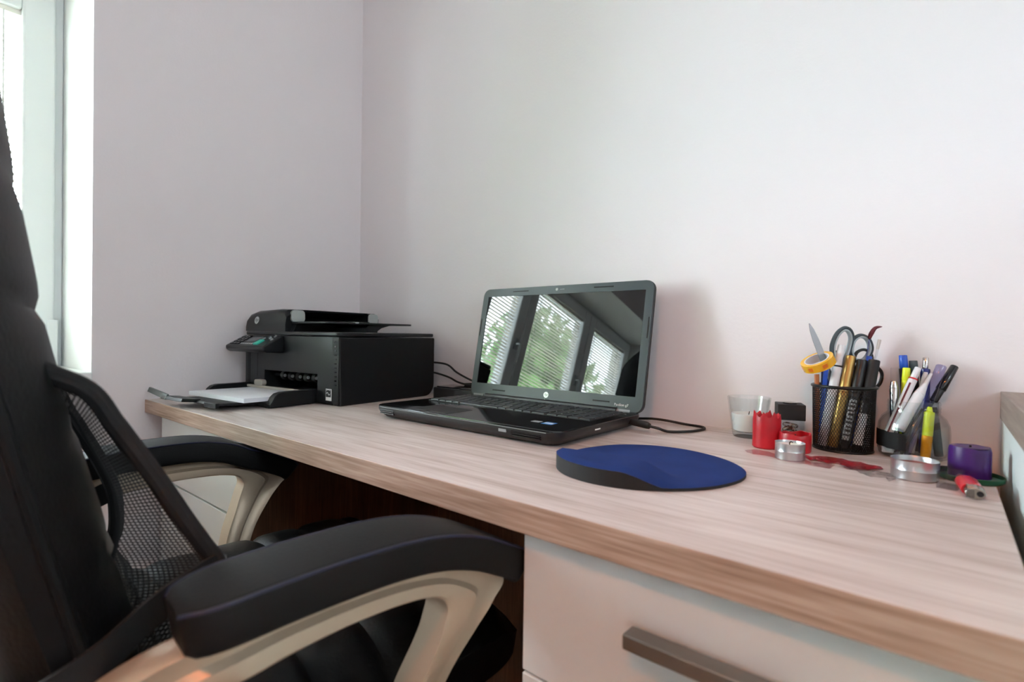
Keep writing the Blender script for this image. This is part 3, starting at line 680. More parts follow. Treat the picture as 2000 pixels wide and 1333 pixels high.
for A_, B_ in zip(rings[1:], rings[2:]):
    for i in range(n): bm.faces.new((A_[i], A_[(i + 1) % n], B_[(i + 1) % n], B_[i]))
new_obj('pad_cloth', bm, M['padblue'], mp, smooth=True)
bm = bmesh.new(); r0 = [bm.verts.new((q.x - cc.x, q.y - cc.y, 0.0)) for q in ol]
r1 = [bm.verts.new((q.x - cc.x, q.y - cc.y, max(0.0035, pad_h(q) - 0.0041))) for q in ol]
for i in range(n): bm.faces.new((r0[i], r0[(i + 1) % n], r1[(i + 1) % n], r1[i]))
bm.faces.new(r0[::-1]); new_obj('rubber_base', bm, M['padblk'], mp)

# ================================================================== candles and small things
def toward(px, py, r):   # centre of a round thing from its front-most foot point
    d = Vector((px - CAMLOC.x, py - CAMLOC.y)).normalized(); return px + d.x * r, py + d.y * r
# candle glass
gx, gy = toward(1.199, 0.502, 0.0235)
g = thing('candle_glass', 'clear tumbler half filled with white wax behind the red candle', 'candle', (gx, gy, DZ))
Lathe('tumbler', [(0, 0.0), (0.0225, 0.0), (0.0245, 0.003), (0.0335, 0.0655), (0.0325, 0.0662), (0.0315, 0.0655), (0.0238, 0.011), (0.02, 0.0088), (0, 0.0085)], M['jarg'], g, n=48)
Lathe('wax', [(0, 0.0092), (0.020, 0.0092), (0.0234, 0.0113), (0.0268, 0.036), (0.0262, 0.0385), (0.022, 0.0372), (0, 0.0365)], M['wax_w'], g, n=40)
Tube('wick', [(0, 0, 0.036), (0.001, 0, 0.042)], 0.0007, M['wick'], g, 6, up=(1, 0, 0))
# jagged red candle
rx, ry = toward(1.243, 0.433, 0.0195)
g = thing('red_candle', 'small red pillar candle with a ragged melted rim', 'candle', (rx, ry, DZ))
bm = bmesh.new(); n = 40; rings = []
rnd = random.Random(3)
rim = [0.0485 + 0.0022 * math.sin(i * 1.3) + (0.004 if i % 5 == 0 else 0.0) + rnd.uniform(-0.001, 0.001) for i in range(n)]
prof = [(0.0175, 0.0), (0.0195, 0.002), (0.0193, 0.022), (0.0195, 0.042)]
for r, z in prof: rings.append([(r * math.cos(2 * PI * i / n), r * math.sin(2 * PI * i / n), z) for i in range(n)])
rings.append([(0.0185 * math.cos(2 * PI * i / n), 0.0185 * math.sin(2 * PI * i / n), rim[i]) for i in range(n)])
rings.append([(0.0160 * math.cos(2 * PI * i / n), 0.0160 * math.sin(2 * PI * i / n), rim[i] - 0.002) for i in range(n)])
rings.append([(0.0145 * math.cos(2 * PI * i / n), 0.0145 * math.sin(2 * PI * i / n), 0.036) for i in range(n)])
loft(bm, rings); new_obj('wax_body', bm, M['wax_r'], g, auto=True)
Tube('wick', [(0, 0, 0.035), (0.001, 0.001, 0.043)], 0.0008, M['wick'], g, 6, up=(1, 0, 0))
# hollow low red candle behind the tealight
r2x, r2y = toward(1.28, 0.432, 0.0215)
g = thing('hollow_red_candle', 'low burnt-out red candle shell behind the small tealight', 'candle', (r2x, r2y, DZ))
bm = bmesh.new(); n = 40
def rr(r, z, w=0.0): return [(r * math.cos(2 * PI * i / n), r * math.sin(2 * PI * i / n), z + w * math.sin(i * 0.9) * 0.6 + w * math.sin(i * 0.31)) for i in range(n)]
loft(bm, [rr(0.0205, 0), rr(0.0218, 0.002), rr(0.0216, 0.024, 0.001), rr(0.0205, 0.0265, 0.0012), rr(0.0186, 0.026, 0.0012), rr(0.0175, 0.014)])
new_obj('wax_shell', bm, M['wax_r'], g, auto=True)
Tube('wick', [(0, 0, 0.012), (0.001, 0.0, 0.0245)], 0.0009, M['wick'], g, 6, up=(1, 0, 0))
# tealights
def tealight(name, label, fx, fy, R_, H_, waxm, tip=0.0):
    x, y_ = toward(fx, fy, R_); t = thing(name, label, 'candle', (x, y_, DZ))
    Lathe('aluminium_cup', [(0, 0), (R_ * 0.94, 0), (R_ * 0.985, 0.0012), (R_ * 0.98, H_ * 0.45), (R_ * 1.005, H_ * 0.5), (R_ * 0.985, H_ * 0.55), (R_, H_ - 0.001), (R_ * 1.012, H_), (R_ * 0.985, H_ - 0.0002), (R_ * 0.955, H_ - 0.002), (R_ * 0.945, 0.002), (0, 0.002)], M['alu'], t, n=48)
    return t
t = tealight('small_tealight', 'small silver tealight with cream wax and bent wick', 1.286, 0.375, 0.0185, 0.0225, None)
Lathe('wax', [(0, 0.002), (0.0174, 0.002), (0.0174, 0.0195), (0.016, 0.0185), (0, 0.018)], M['wax_w'], t)
Tube('wick', catmull([(0, 0, 0.0175), (-0.0005, 0, 0.0215), (0.0015, -0.0005, 0.0235), (0.0035, -0.001, 0.0225)], 4), 0.0007, M['wick'], t, 6, up=(0, 1, 0))
t = tealight('wide_tealight', 'wide silver tealight cup with red-brown residue near the glass jar', 1.418, 0.363, 0.0235, 0.0225, None)
Lathe('residue', [(0, 0.0021), (0.022, 0.0021), (0.0222, 0.0165), (0.018, 0.0145), (0, 0.0135)], M['wax_br'], t)
# purple candle on green lid
px_, py_ = toward(1.466, 0.418, 0.0195)
px_, py_ = 1.467, 0.426
lidg = thing('green_lid', 'shallow dark green jar lid carrying the purple candle', 'lid', (px_ + 0.001, py_ - 0.002, DZ))
Lathe('disc', [(0, 0.0), (0.0285, 0.0), (0.0305, 0.0015), (0.0312, 0.0065), (0.03, 0.007), (0.0293, 0.0025), (0, 0.002)], M['green'], lidg, n=48)
g = thing('purple_candle', 'squat purple pillar candle standing on the green lid', 'candle', (px_, py_, DZ + 0.002))
bm = bmesh.new(); n = 40
loft(bm, [rr(0.0192, 0), rr(0.020, 0.002), rr(0.0198, 0.032, 0.0003), rr(0.0188, 0.0365, 0.0007), rr(0.0165, 0.0365, 0.0008)]); new_obj('wax_body', bm, M['wax_p'], g, auto=True)
Lathe('burnt_top', [(0, 0.0345), (0.010, 0.0352), (0.0162, 0.0372), (0.0172, 0.0368)], M['wax_top'], g)
Tube('wick', [(0, 0, 0.034), (0.0006, 0, 0.038)], 0.0012, M['wick'], g, 6, up=(1, 0, 0))
# lighter lying down, metal head towards the camera
li = thing('lighter', 'red disposable lighter lying down with its metal head forward', 'lighter', (1.4665, 0.340, DZ + 0.0074), (0, 0, math.radians(6)))
li.scale = (0.9, 0.72, 0.9)
bm = bmesh.new(); sweep(bm, [(0, 0.045, 0), (0, 0.044, 0), (0, -0.008, 0), (0, -0.012, 0)], circ(0.0112, 20, 0.008), scale=[0.85, 1, 1, 0.95]); new_obj('tank', bm, M['red'], li, auto=True)
bm = bmesh.new(); sweep(bm, [(0.001, -0.0115, 0), (0.001, -0.026, -0.001), (0.001, -0.027, -0.001)], circ(0.0098, 18, 0.0072), scale=[1, 0.95, 0.85]); new_obj('metal_head', bm, M['clip'], li, auto=True)
bm = bmesh.new(); sweep(bm, [(0.005, -0.0268, -0.001), (0.005, -0.0278, -0.001)], circ(0.0032, 14)); new_obj('nozzle', bm, M['blk_matte'], li, auto=True)
bm = bmesh.new(); sweep(bm, [(-0.0065, -0.021, 0.003), (-0.001, -0.021, 0.003)], circ(0.0052, 16)); new_obj('spark_wheel', bm, M['steel'], li, auto=True)
for k in range(5): Box('grille_bar', (-0.0075, -0.0276, -0.0055 + k * 0.0018), (0.0, -0.0268, -0.0046 + k * 0.0018), M['wire'], li)
# clear plastic piece and film scraps
cp_ = thing('clear_plastic_box', 'small open clear plastic box between lighter and silver tealight', 'box', (1.450, 0.366, DZ), (0, 0, math.radians(-14)))
bm = bmesh.new(); w, d, h, e = 0.009, 0.016, 0.018, 0.0008
box(bm, (-w, -d, 0), (w, d, e)); box(bm, (-w, -d, e), (-w + e, d, h)); box(bm, (w - e, -d, e), (w, d, h)); box(bm, (-w + e, d - e, e), (w - e, d, h)); new_obj('walls', bm, M['thin'], cp_)
def film(name, label, pts, width, m, wob=0.002, thick=0.0006, seed=1):
    P = catmull(pts, 6); bm = bmesh.new(); rn = random.Random(seed); top = []; NB = 6
    for i, p in enumerate(P):
        t = (P[min(i + 1, len(P) - 1)] - P[max(0, i - 1)]).normalized(); s = Vector((t.y, -t.x, 0))
        wd = width * (0.75 + 0.35 * math.sin(i * 0.7 + seed) * 0.6)
        top.append([p + s * wd * (j / NB - 0.5) + Vector((0, 0, 0.0008 + abs(noise.noise(Vector((i * 0.35, j * 0.6, seed)))) * wob)) for j in range(NB + 1)])
    V = [[bm.verts.new(q) for q in r] for r in top]
    for A_, B_ in zip(V, V[1:]):
        for j in range(NB): bm.faces.new((A_[j], A_[j + 1], B_[j + 1], B_[j]))
    bmesh.ops.solidify(bm, geom=bm.faces[:], thickness=thick)
    return tag(new_obj(name, bm, m, smooth=True), label, 'film')
film('red_film', 'crumpled strip of red plastic film in front of the mesh pen cup', [(1.30, 0.41, DZ), (1.32, 0.418, DZ), (1.345, 0.416, DZ), (1.372, 0.392, DZ)], 0.05, M['redfilm'], 0.004, seed=3)
film('pink_film', 'flat pink transparent film scrap under the small tealight', [(1.225, 0.410, DZ), (1.25, 0.398, DZ), (1.28, 0.388, DZ), (1.31, 0.380, DZ), (1.335, 0.378, DZ)], 0.036, M['pinkfilm'], 0.0012, seed=5)
film('clear_film', 'crumpled clear film lying left of the wide silver tealight', [(1.352, 0.392, DZ), (1.372, 0.376, DZ), (1.392, 0.366, DZ), (1.405, 0.36, DZ)], 0.045, M['clearfilm'], 0.004, seed=8)
# paper clip dispenser
pcx, pcy = 1.2535, 0.528
pc = thing('paper_clip_box', 'square paper clip dispenser with black lid and clear base', 'clip box', (pcx, pcy, DZ), (0, 0, math.radians(20)))
Box('lid', (-0.0195, -0.0195, 0.036), (0.0195, 0.0195, 0.0605), M['blk_matte'], pc, 0.001)
Prism('magnet_ring', [(0.0105 * math.cos(a), 0.0105 * math.sin(a)) for a in [2 * PI * i / 20 for i in range(20)]], 'Z', 0.0603, 0.0625, M['blk_gloss'], pc, 0.0006)
bm = bmesh.new(); e = 0.0012
for lo_, hi_ in (((-0.0185, -0.0185, 0), (0.0185, 0.0185, e)), ((-0.0185, -0.0185, e), (-0.0185 + e, 0.0185, 0.036)), ((0.0185 - e, -0.0185, e), (0.0185, 0.0185, 0.036)), ((-0.0185 + e, -0.0185, e), (0.0185 - e, -0.0185 + e, 0.036)), ((-0.0185 + e, 0.0185 - e, e), (0.0185 - e, 0.0185, 0.036))): box(bm, lo_, hi_)
new_obj('clear_base', bm, M['thin'], pc)
bm = bmesh.new(); sweep(bm, catmull([(0.006, 0, 0.014), (-0.006, 0, 0.014), (-0.0085, 0.0032, 0), (-0.0085, 0.0032, 0)], 1), circ(0.0005, 5))
bm.free()
def clip_path():
    return catmull([(-0.008, 0.0028, 0), (0.007, 0.0028, 0), (0.0095, 0, 0), (0.007, -0.0028, 0), (-0.009, -0.0028, 0), (-0.0115, -0.0004, 0), (-0.009, 0.0018, 0), (0.004, 0.0018, 0), (0.0058, 0.0, 0), (0.004, -0.0017, 0), (-0.005, -0.0017, 0)], 3)
bm = bmesh.new(); sweep(bm, clip_path(), circ(0.00055, 5)); clip_me = bpy.data.meshes.new('paper_clip'); bm.to_mesh(clip_me); bm.free(); clip_me.materials.append(M['clip'])
for i in range(16):
    o = bpy.data.objects.new('paper_clip', clip_me); COL.objects.link(o)
    a = math.radians(20); u_, v_ = random.uniform(-0.008, 0.008), random.uniform(-0.015, 0.004); z = 0.0045 + i * 0.0018
    if i > 9: v_ = -0.0155; z = 0.011 + (i - 10) * 0.0035
    o.location = (pcx + u_ * math.cos(a) - v_ * math.sin(a), pcy + u_ * math.sin(a) + v_ * math.cos(a), DZ + z)
    o.rotation_euler = (math.radians(75 if i > 9 else random.uniform(-15, 15)), random.uniform(-0.5, 0.5) if i > 9 else 0, a + (0 if i > 9 else random.uniform(0, 3)))
    tag(o, 'small bent steel paper clip inside the clear clip box', 'paper clip', 'paper clips in the clip box')

# ================================================================== mesh pen cup
CX, CY, CR, CH = 1.327, 0.5185, 0.038, 0.094
cup = thing('pen_cup', 'black wire mesh pen cup full of markers and scissors', 'pen cup', (CX, CY, DZ))
Tube('rim', [(0.0405 * math.cos(2 * PI * i / 48), 0.0405 * math.sin(2 * PI * i / 48), CH) for i in range(48)], 0.0024, M['wire'], cup, 8, closed=True)
Tube('foot_ring', [(CR * math.cos(2 * PI * i / 48), CR * math.sin(2 * PI * i / 48), 0.0015) for i in range(48)], 0.0016, M['wire'], cup, 8, closed=True)
Lathe('bottom', [(0, 0.0015), (CR, 0.0015), (CR, 0.003), (0, 0.003)], M['wire'], cup)
bm = bmesh.new(); NS = 66
for sgn in (-1, 1):
    for k in range(NS):
        pth = []
        for i in range(15):
            z = 0.002 + (CH - 0.003) * i / 14; a = 2 * PI * k / NS + sgn * 1.35 * i / 14; r = CR + 0.0022 * (z / CH)
            pth.append((r * math.cos(a), r * math.sin(a), z))
        sweep(bm, pth, [(-0.0004, -0.00025), (0.0004, -0.00025), (0.0004, 0.00025), (-0.0004, 0.00025)], caps=False)
stuff(new_obj('wire_mesh', bm, M['wire'], cup))
def pen(name, label, bot, topp, segs, cat='pen', group=None):
    """segs: list of (part name, t0, t1, radius0, radius1, material); t runs along the pen in metres from bot"""
    b = Vector(bot); t = Vector(topp); d = (t - b).normalized()
    o = thing(name, label, cat, b, group=group); o.rotation_mode = 'QUATERNION'; o.rotation_quaternion = Vector((0, 0, 1)).rotation_difference(d)
    Lg = (t - b).length
    for nm, t0, t1, r0, r1, m in segs:
        t0, t1 = t0 * Lg, t1 * Lg; c = min(0.0008, r1 * 0.3)
        Lathe(nm, [(0, t0), (r0 * 0.92, t0), (r0, t0 + c), (r1, t1 - c), (r1 * 0.9, t1), (0, t1)], m, o, n=18)
    return o
cb = lambda dx, dy, z=0.0055: (CX + dx, CY + dy, DZ + z)
pen('white_marker', 'white marker with black collar standing in the mesh cup', (1.3035, 0.4991, 0.7555), (1.3227, 0.5236, 0.9050), [('barrel', 0, 0.78, 0.00646, 0.00646, M['white']), ('collar', 0.78, 0.795, 0.00675, 0.00675, M['blk']), ('cap', 0.795, 1, 0.00551, 0.00475, M['white'])], 'marker', 'markers in the mesh cup')
pen('gold_marker', 'gold metallic marker standing in the mesh cup', (1.3175, 0.4961, 0.7555), (1.3347, 0.5245, 0.8890), [('barrel', 0, 0.6, 0.00684, 0.00684, M['gold']), ('cap', 0.6, 1, 0.00741, 0.00665, M['gold'])], 'marker', 'markers in the mesh cup')
def print_panel(o, z0, z1, r, a0, a1, m, nm='printed_panel'):
    bm = bmesh.new(); n_ = 8; A = []
    for z in (z0, z1): A.append([bm.verts.new(((r + 0.00015) * math.cos(a0 + (a1 - a0) * i / n_), (r + 0.00015) * math.sin(a0 + (a1 - a0) * i / n_), z)) for i in range(n_ + 1)])
    for i in range(n_): bm.faces.new((A[0][i], A[0][i + 1], A[1][i + 1], A[1][i]))
    return new_obj(nm, bm, m, o)
o = pen('permanent_marker', 'black permanent marker with white lettering next to the gold marker', (1.3319, 0.4948, 0.7555), (1.3488, 0.5251, 0.8835), [('barrel', 0, 0.62, 0.00684, 0.00684, M['blk']), ('cap', 0.62, 1, 0.00722, 0.00684, M['blk'])], 'marker', 'markers in the mesh cup')
pp_ = print_panel(o, 0.012, 0.072, 0.00684, -2.3, -0.9, M['greyprint'])
for k in range(9): print_panel(pp_, 0.018 + k * 0.006, 0.0205 + k * 0.006 + (0.001 if k % 2 else 0), 0.007, -2.2 + 0.1 * (k % 3), -1.0, M['blk'], 'printed_bar')
o = pen('black_marker', 'thick black marker at the right side of the mesh cup', (1.3467, 0.5028, 0.7555), (1.3632, 0.5280, 0.8840), [('barrel', 0, 0.55, 0.00684, 0.00684, M['blk']), ('cap', 0.55, 1, 0.00779, 0.00741, M['blk_matte'])], 'marker', 'markers in the mesh cup')
print_panel(o, 0.006, 0.052, 0.00684, -2.6, -0.6, M['whiteprint']); print_panel(o, 0.054, 0.07, 0.00684, -2.4, -1.9, M['greyprint'])
pen('short_black_pen', 'thin black-capped pen behind the white marker', (1.3210, 0.5305, 0.7555), (1.3165, 0.5360, 0.8965), [('barrel', 0, 0.85, 0.00361, 0.00361, M['blk']), ('cap', 0.85, 1, 0.00494, 0.00456, M['blk_matte'])])
pen('orange_pencil', 'orange wooden pencil at the left of the mesh cup', (1.2957, 0.5144, 0.7555), (1.2925, 0.5110, 0.8720), [('shaft', 0, 0.9, 0.00342, 0.00342, M['orange']), ('tip', 0.9, 1, 0.00323, 0.00076, M['tapecore'])], 'pencil')
pen('red_pencil', 'red pencil leaning behind the orange one', (1.3010, 0.5306, 0.7555), (1.3025, 0.5297, 0.8760), [('shaft', 0, 0.92, 0.00342, 0.00342, M['red']), ('tip', 0.92, 1, 0.00323, 0.00076, M['tapecore'])], 'pencil')
pen('dark_blue_marker', 'dark blue marker below the yellow tape roll', (1.3048, 0.5162, 0.7555), (1.3026, 0.5208, 0.8715), [('barrel', 0, 0.7, 0.00570, 0.00570, M['navyp']), ('cap', 0.7, 1, 0.00627, 0.00570, M['navyp'])], 'marker', 'markers in the mesh cup')
pen('blue_pen', 'blue pen behind the black markers', (1.3390, 0.5245, 0.7555), (1.3555, 0.5445, 0.8890), [('barrel', 0, 0.8, 0.00380, 0.00380, M['bluep']), ('cap', 0.8, 1, 0.00475, 0.00380, M['bluep'])])
pen('cotton_swab', 'white stick with a soft cotton tip', (1.3422, 0.5319, 0.7555), (1.3670, 0.5519, 0.9140), [('stick', 0, 0.93, 0.00152, 0.00152, M['white']), ('cotton_tip', 0.91, 1, 0.00190, 0.00228, M['cotton'])], 'swab')
# maroon feathered brush
br = pen('brush', 'thin clear-handled brush with curled dark red tip', (1.3370, 0.5385, 0.7555), (1.3545, 0.5520, 0.9160), [('handle', 0, 1, 0.00152, 0.00123, M['lilac'])], 'brush')
q = br.rotation_quaternion.inverted()
Tube('bristles', catmull([tuple(q @ (Vector((1.3545, 0.552, 0.915)) - br.location)), tuple(q @ (Vector((1.356, 0.553, 0.922)) - br.location)), tuple(q @ (Vector((1.361, 0.557, 0.9315)) - br.location)), tuple(q @ (Vector((1.369, 0.563, 0.9335)) - br.location))], 5), 0.0026, M['maroon'], br, 8, up=(0.3, 1, 0.2), scale=[0.7, 0.85, 1, 1.1, 1.2, 1.25, 1.3, 1.25, 1.2, 1.1, 1.0, 0.85, 0.7, 0.5, 0.3, 0.1])
# nail file
nf = thing('nail_file', 'pointed steel nail file poking up through the tape roll', 'nail file', (0, 0, 0))
A_ = Vector((1.2835, 0.499, 0.937)); B_ = Vector((1.3045, 0.5135, 0.872)); d = (A_ - B_).normalized(); cr = Vector((0.77, 0.638, 0.1)); cr = (cr - d * cr.dot(d)).normalized(); nn = cr.cross(d)
bm = bmesh.new(); pts_ = [(-0.032, 0.0042), (0.0, 0.0046), (0.3, 0.005), (0.62, 0.0046), (0.85, 0.0032), (1.0, 0.0006)]; L_ = (A_ - B_).length; rings = []
for t, w in pts_:
    c = B_ + d * (t * L_ if t >= 0 else t); rings.append([c + cr * w + nn * 0.0005, c - cr * w + nn * 0.0005, c - cr * w - nn * 0.0005, c + cr * w - nn * 0.0005])
loft(bm, rings); new_obj('blade', bm, M['blade'], nf)
bm = bmesh.new(); rings = []
Hb = Vector((1.299, 0.507, 0.7555))
for t, w in ((0.0, 0.0038), (0.2, 0.003), (0.6, 0.0028), (1.0, 0.0024)):
    c = B_.lerp(Hb, t); rings.append([c + cr * w + nn * 0.0012, c - cr * w + nn * 0.0012, c - cr * w - nn * 0.0012, c + cr * w - nn * 0.0012])
loft(bm, rings); new_obj('handle', bm, M['bluep'], nf)
# tape roll hanging on the file, resting on the pencil tops
tp = thing('tape_roll', 'narrow yellow roll of tape hung on the nail file', 'tape', (1.2955, 0.5035, 0.8785))
nrm = Vector((0.18, -0.52, 0.84)).normalized()
tp.rotation_mode = 'QUATERNION'; tp.rotation_quaternion = Vector((0, 0, 1)).rotation_difference(Vector((-0.30, -0.42, 0.857)).normalized())
Lathe('tape', [(0.0172, -0.006), (0.0228, -0.006), (0.0228, 0.006), (0.0172, 0.006)], M['yellowtape'], tp, n=44, close=True)
Lathe('core', [(0.0155, -0.006), (0.0173, -0.006), (0.0173, 0.0062), (0.0155, 0.0062)], M['tapecore'], tp, n=44, close=True)
for a in (3.5, 4.35, 5.25):
    bm = bmesh.new(); sweep(bm, [(0.0229 * math.cos(a + 0.04 * i), 0.0229 * math.sin(a + 0.04 * i), 0) for i in range(-4, 5)], [(-0.0001, -0.003), (0.0002, -0.003), (0.0002, 0.003), (-0.0001, 0.003)]); new_obj('printed_patch', bm, M['orangeprint'], tp)
# scissors: grey-blue handles
camr = Vector((math.cos(YAW), math.sin(YAW), 0)); camf = Vector((-math.sin(YAW), math.cos(YAW), 0))
def scissors(name, label, org, loops, pivot, blades, mo, mi_, r=0.0028):
    """loops given in the scissors' own flat plane (side, up) relative to org"""
    t = thing(name, label, 'scissors', org); u_ = camr; 
    P = lambda a, b, dd=0.0: u_ * a + Vector((0, 0, 1)) * b + camf * dd
    for k, lp in enumerate(loops):
        c = catmull([(a, b, 0) for a, b in lp], 6, True); dd = 0.0016 * (1 if k else -1)
        pth = [P(v.x, v.y, dd) for v in c]
        hd = Tube('handle_loop', pth, r, mo, t, 8, up=tuple(camf), closed=True, ry=r * 1.5)
        if mi_:
            ce = sum((Vector(v) for v in c), Vector()) / len(c)
            pth = [P(ce.x + (v.x - ce.x) * 0.83, ce.y + (v.y - ce.y) * 0.89, dd) for v in c]
            Tube('loop_insert', pth, r * 0.75, mi_, hd, 8, up=tuple(camf), closed=True, ry=r * 1.6)
    for k, bl in enumerate(blades):
        bm = bmesh.new(); dd = 0.0012 * (1 if k else -1)
        A2 = [bm.verts.new(P(a, b, dd)) for a, b in bl]; B2 = [bm.verts.new(P(a, b, dd + 0.0014)) for a, b in bl]; m_ = len(bl)
        for i in range(m_): bm.faces.new((A2[i], A2[(i + 1) % m_], B2[(i + 1) % m_], B2[i]))
        bm.faces.new(A2); bm.faces.new(B2[::-1]); new_obj('blade', bm, M['blade'], t)
    bm = bmesh.new(); sweep(bm, [P(*pivot, -0.003), P(*pivot, 0.004)], circ(0.003, 12)); new_obj('rivet', bm, M['steel'], t, auto=True)
    return t
SO = (1.3264, 0.5331, 0.757)
scissors('large_scissors', 'large scissors with blue-grey loop handles upright in the mesh cup', SO,
         [[(-0.0195, 0.128), (-0.0215, 0.146), (-0.015, 0.164), (-0.005, 0.1735), (0.004, 0.1715), (0.0085, 0.160), (0.005, 0.142), (-0.001, 0.122), (-0.005, 0.102), (-0.011, 0.104)],
          [(0.0075, 0.138), (0.011, 0.155), (0.022, 0.163), (0.034, 0.159), (0.040, 0.145), (0.036, 0.132), (0.026, 0.1235), (0.0135, 0.126)]],
         (0.004, 0.088), [[(-0.003, 0.108), (0.004, 0.112), (0.010, 0.088), (0.004, 0.002), (0.0, 0.002), (-0.003, 0.085)], [(0.016, 0.126), (0.009, 0.128), (-0.003, 0.09), (0.006, 0.001), (0.010, 0.001), (0.010, 0.088)]], M['scgrey'], M['sclight'])
scissors('small_scissors', 'smaller black-handled scissors behind the markers in the mesh cup', (1.3279, 0.5443, 0.757),
         [[(0.008, 0.120), (0.012, 0.136), (0.024, 0.1415), (0.034, 0.135), (0.035, 0.122), (0.026, 0.112), (0.013, 0.110)],
          [(0.022, 0.094), (0.031, 0.112), (0.044, 0.116), (0.0535, 0.106), (0.051, 0.09), (0.040, 0.0815), (0.028, 0.084)]],
         (0.006, 0.076), [[(0.006, 0.112), (0.012, 0.11), (0.010, 0.075), (0.0, 0.006), (-0.004, 0.006), (0.001, 0.078)], [(0.018, 0.100), (0.021, 0.094), (0.009, 0.07), (0.002, 0.002), (-0.002, 0.002), (0.003, 0.076)]], M['blk'], None, 0.0022)

# ================================================================== glass jar of pens
JX, JY = 1.4095, 0.5285
jar = thing('glass_jar', 'clear screw-neck glass jar holding pens and highlighters', 'jar', (JX, JY, DZ))
outer = [(0, 0.0), (0.034, 0.0), (0.039, 0.003), (0.0412, 0.012), (0.0415, 0.036), (0.0405, 0.047), (0.0365, 0.056), (0.031, 0.0615), (0.0295, 0.0635), (0.0305, 0.0655), (0.0298, 0.068), (0.0306, 0.0705), (0.0298, 0.073), (0.0303, 0.076), (0.0298, 0.0785)]
Lathe('jar_wall', outer + [(0.0285, 0.0788), (0.028, 0.0775), (0.0283, 0.064), (0.0295, 0.061), (0.035, 0.055), (0.039, 0.0465), (0.0398, 0.036), (0.0395, 0.0125), (0.0372, 0.0055), (0.033, 0.0035), (0, 0.0035)], M['jarg'], jar, n=56)
# dark band stuck on the camera side
bm = bmesh.new(); a0, a1 = math.radians(185), math.radians(262); NB = 14
bv = []
for z in (0.0145, 0.0375):
    bv.append([bm.verts.new((0.0419 * math.cos(a0 + (a1 - a0) * i / NB), 0.0419 * math.sin(a0 + (a1 - a0) * i / NB), z - (0.001 if i > NB / 2 else 0))) for i in range(NB + 1)])
for i in range(NB): bm.faces.new((bv[0][i], bv[0][i + 1], bv[1][i + 1], bv[1][i]))
bmesh.ops.solidify(bm, geom=bm.faces[:], thickness=0.0004); new_obj('black_label', bm, M['blk_matte'], jar)
jb = lambda dx, dy, z=0.0055: (JX + dx, JY + dy, DZ + z)
o = pen('white_red_pen', 'white pen with red stripe and red ring in the jar', (1.3830, 0.5079, 0.7830), (1.4138, 0.5313, 0.8755), [('barrel', 0, 0.82, 0.00533, 0.00533, M['white']), ('ring', 0.82, 0.84, 0.00568, 0.00568, M['red']), ('button', 0.84, 1, 0.00430, 0.00396, M['white'])])
bm = bmesh.new(); box(bm, (-0.0057, -0.0016, 0.001), (-0.0047, 0.0006, 0.076)); bm.transform(Matrix.Rotation(math.radians(75), 4, 'Z')); new_obj('stripe', bm, M['maroon'], o)
o = pen('correction_pen', 'white correction pen with tapered tip in the jar', (1.3951, 0.5000, 0.7900), (1.4305, 0.5427, 0.8735), [('barrel', 0, 0.58, 0.00671, 0.00671, M['white']), ('shoulder', 0.58, 0.75, 0.00654, 0.00361, M['white']), ('tip', 0.75, 0.93, 0.00353, 0.00189, M['white'])])
pen('purple_clear_pen', 'clear lilac pen cap with rounded top in the jar', (1.4043, 0.5013, 0.7555), (1.4387, 0.5486, 0.8785), [('barrel', 0, 0.6, 0.00387, 0.00387, M['lilac']), ('cap', 0.6, 1, 0.00671, 0.00619, M['lilac'])])
pen('black_gel_pen', 'black rounded-cap pen leaning out of the jar to the wall', (1.3978, 0.5067, 0.7555), (1.4530, 0.5633, 0.8780), [('barrel', 0, 0.66, 0.00361, 0.00361, M['thin']), ('refill', 0, 0.66, 0.00189, 0.00189, M['blk']), ('grip', 0.60, 0.74, 0.00482, 0.00516, M['blk']), ('cap', 0.73, 1.0, 0.00619, 0.00499, M['blk_gloss'])])
pen('steel_pen', 'chrome domed pen standing at the left of the jar', (1.3902, 0.5261, 0.7555), (1.3866, 0.5246, 0.8555), [('barrel', 0, 0.9, 0.00533, 0.00533, M['chrome']), ('dome', 0.9, 1, 0.00533, 0.00344, M['chrome'])])
pen('clear_cap_pen', 'clear plastic capped pen behind the chrome pen', (1.3921, 0.5417, 0.7555), (1.3867, 0.5388, 0.8735), [('barrel', 0, 0.75, 0.00387, 0.00387, M['thin']), ('cap', 0.75, 1, 0.00636, 0.00516, M['thin'])])
pen('yellow_highlighter', 'yellow highlighter standing behind the white pen', (1.3966, 0.5341, 0.7555), (1.4005, 0.5338, 0.8745), [('barrel', 0, 0.85, 0.00482, 0.00482, M['yellow']), ('cap', 0.85, 1, 0.00499, 0.00447, M['yellow'])])
pen('blue_topped_pen', 'black pen with bright blue cap in the jar', (1.4061, 0.5429, 0.7555), (1.3954, 0.5470, 0.8920), [('barrel', 0, 0.86, 0.00619, 0.00619, M['blk']), ('cap', 0.86, 1, 0.00533, 0.00516, M['bluep'])])
pen('grey_top_pen', 'dark grey flat-topped marker in the jar', (1.4153, 0.5499, 0.7555), (1.4070, 0.5513, 0.8845), [('barrel', 0, 0.9, 0.00533, 0.00533, M['blk']), ('cap', 0.9, 1, 0.00550, 0.00516, M['scgrey'])], 'marker')
pen('navy_click_pen', 'navy pen with steel push button in the jar', (1.4216, 0.5343, 0.7555), (1.4209, 0.5574, 0.8890), [('barrel', 0, 0.88, 0.00585, 0.00585, M['navyp']), ('button', 0.88, 1, 0.00361, 0.00361, M['chrome'])])
pen('white_stick_pen', 'plain white pen behind the correction pen', (1.4075, 0.5281, 0.7555), (1.4219, 0.5427, 0.8690), [('barrel', 0, 0.9, 0.00430, 0.00430, M['white']), ('top', 0.9, 1, 0.00430, 0.00258, M['white'])])
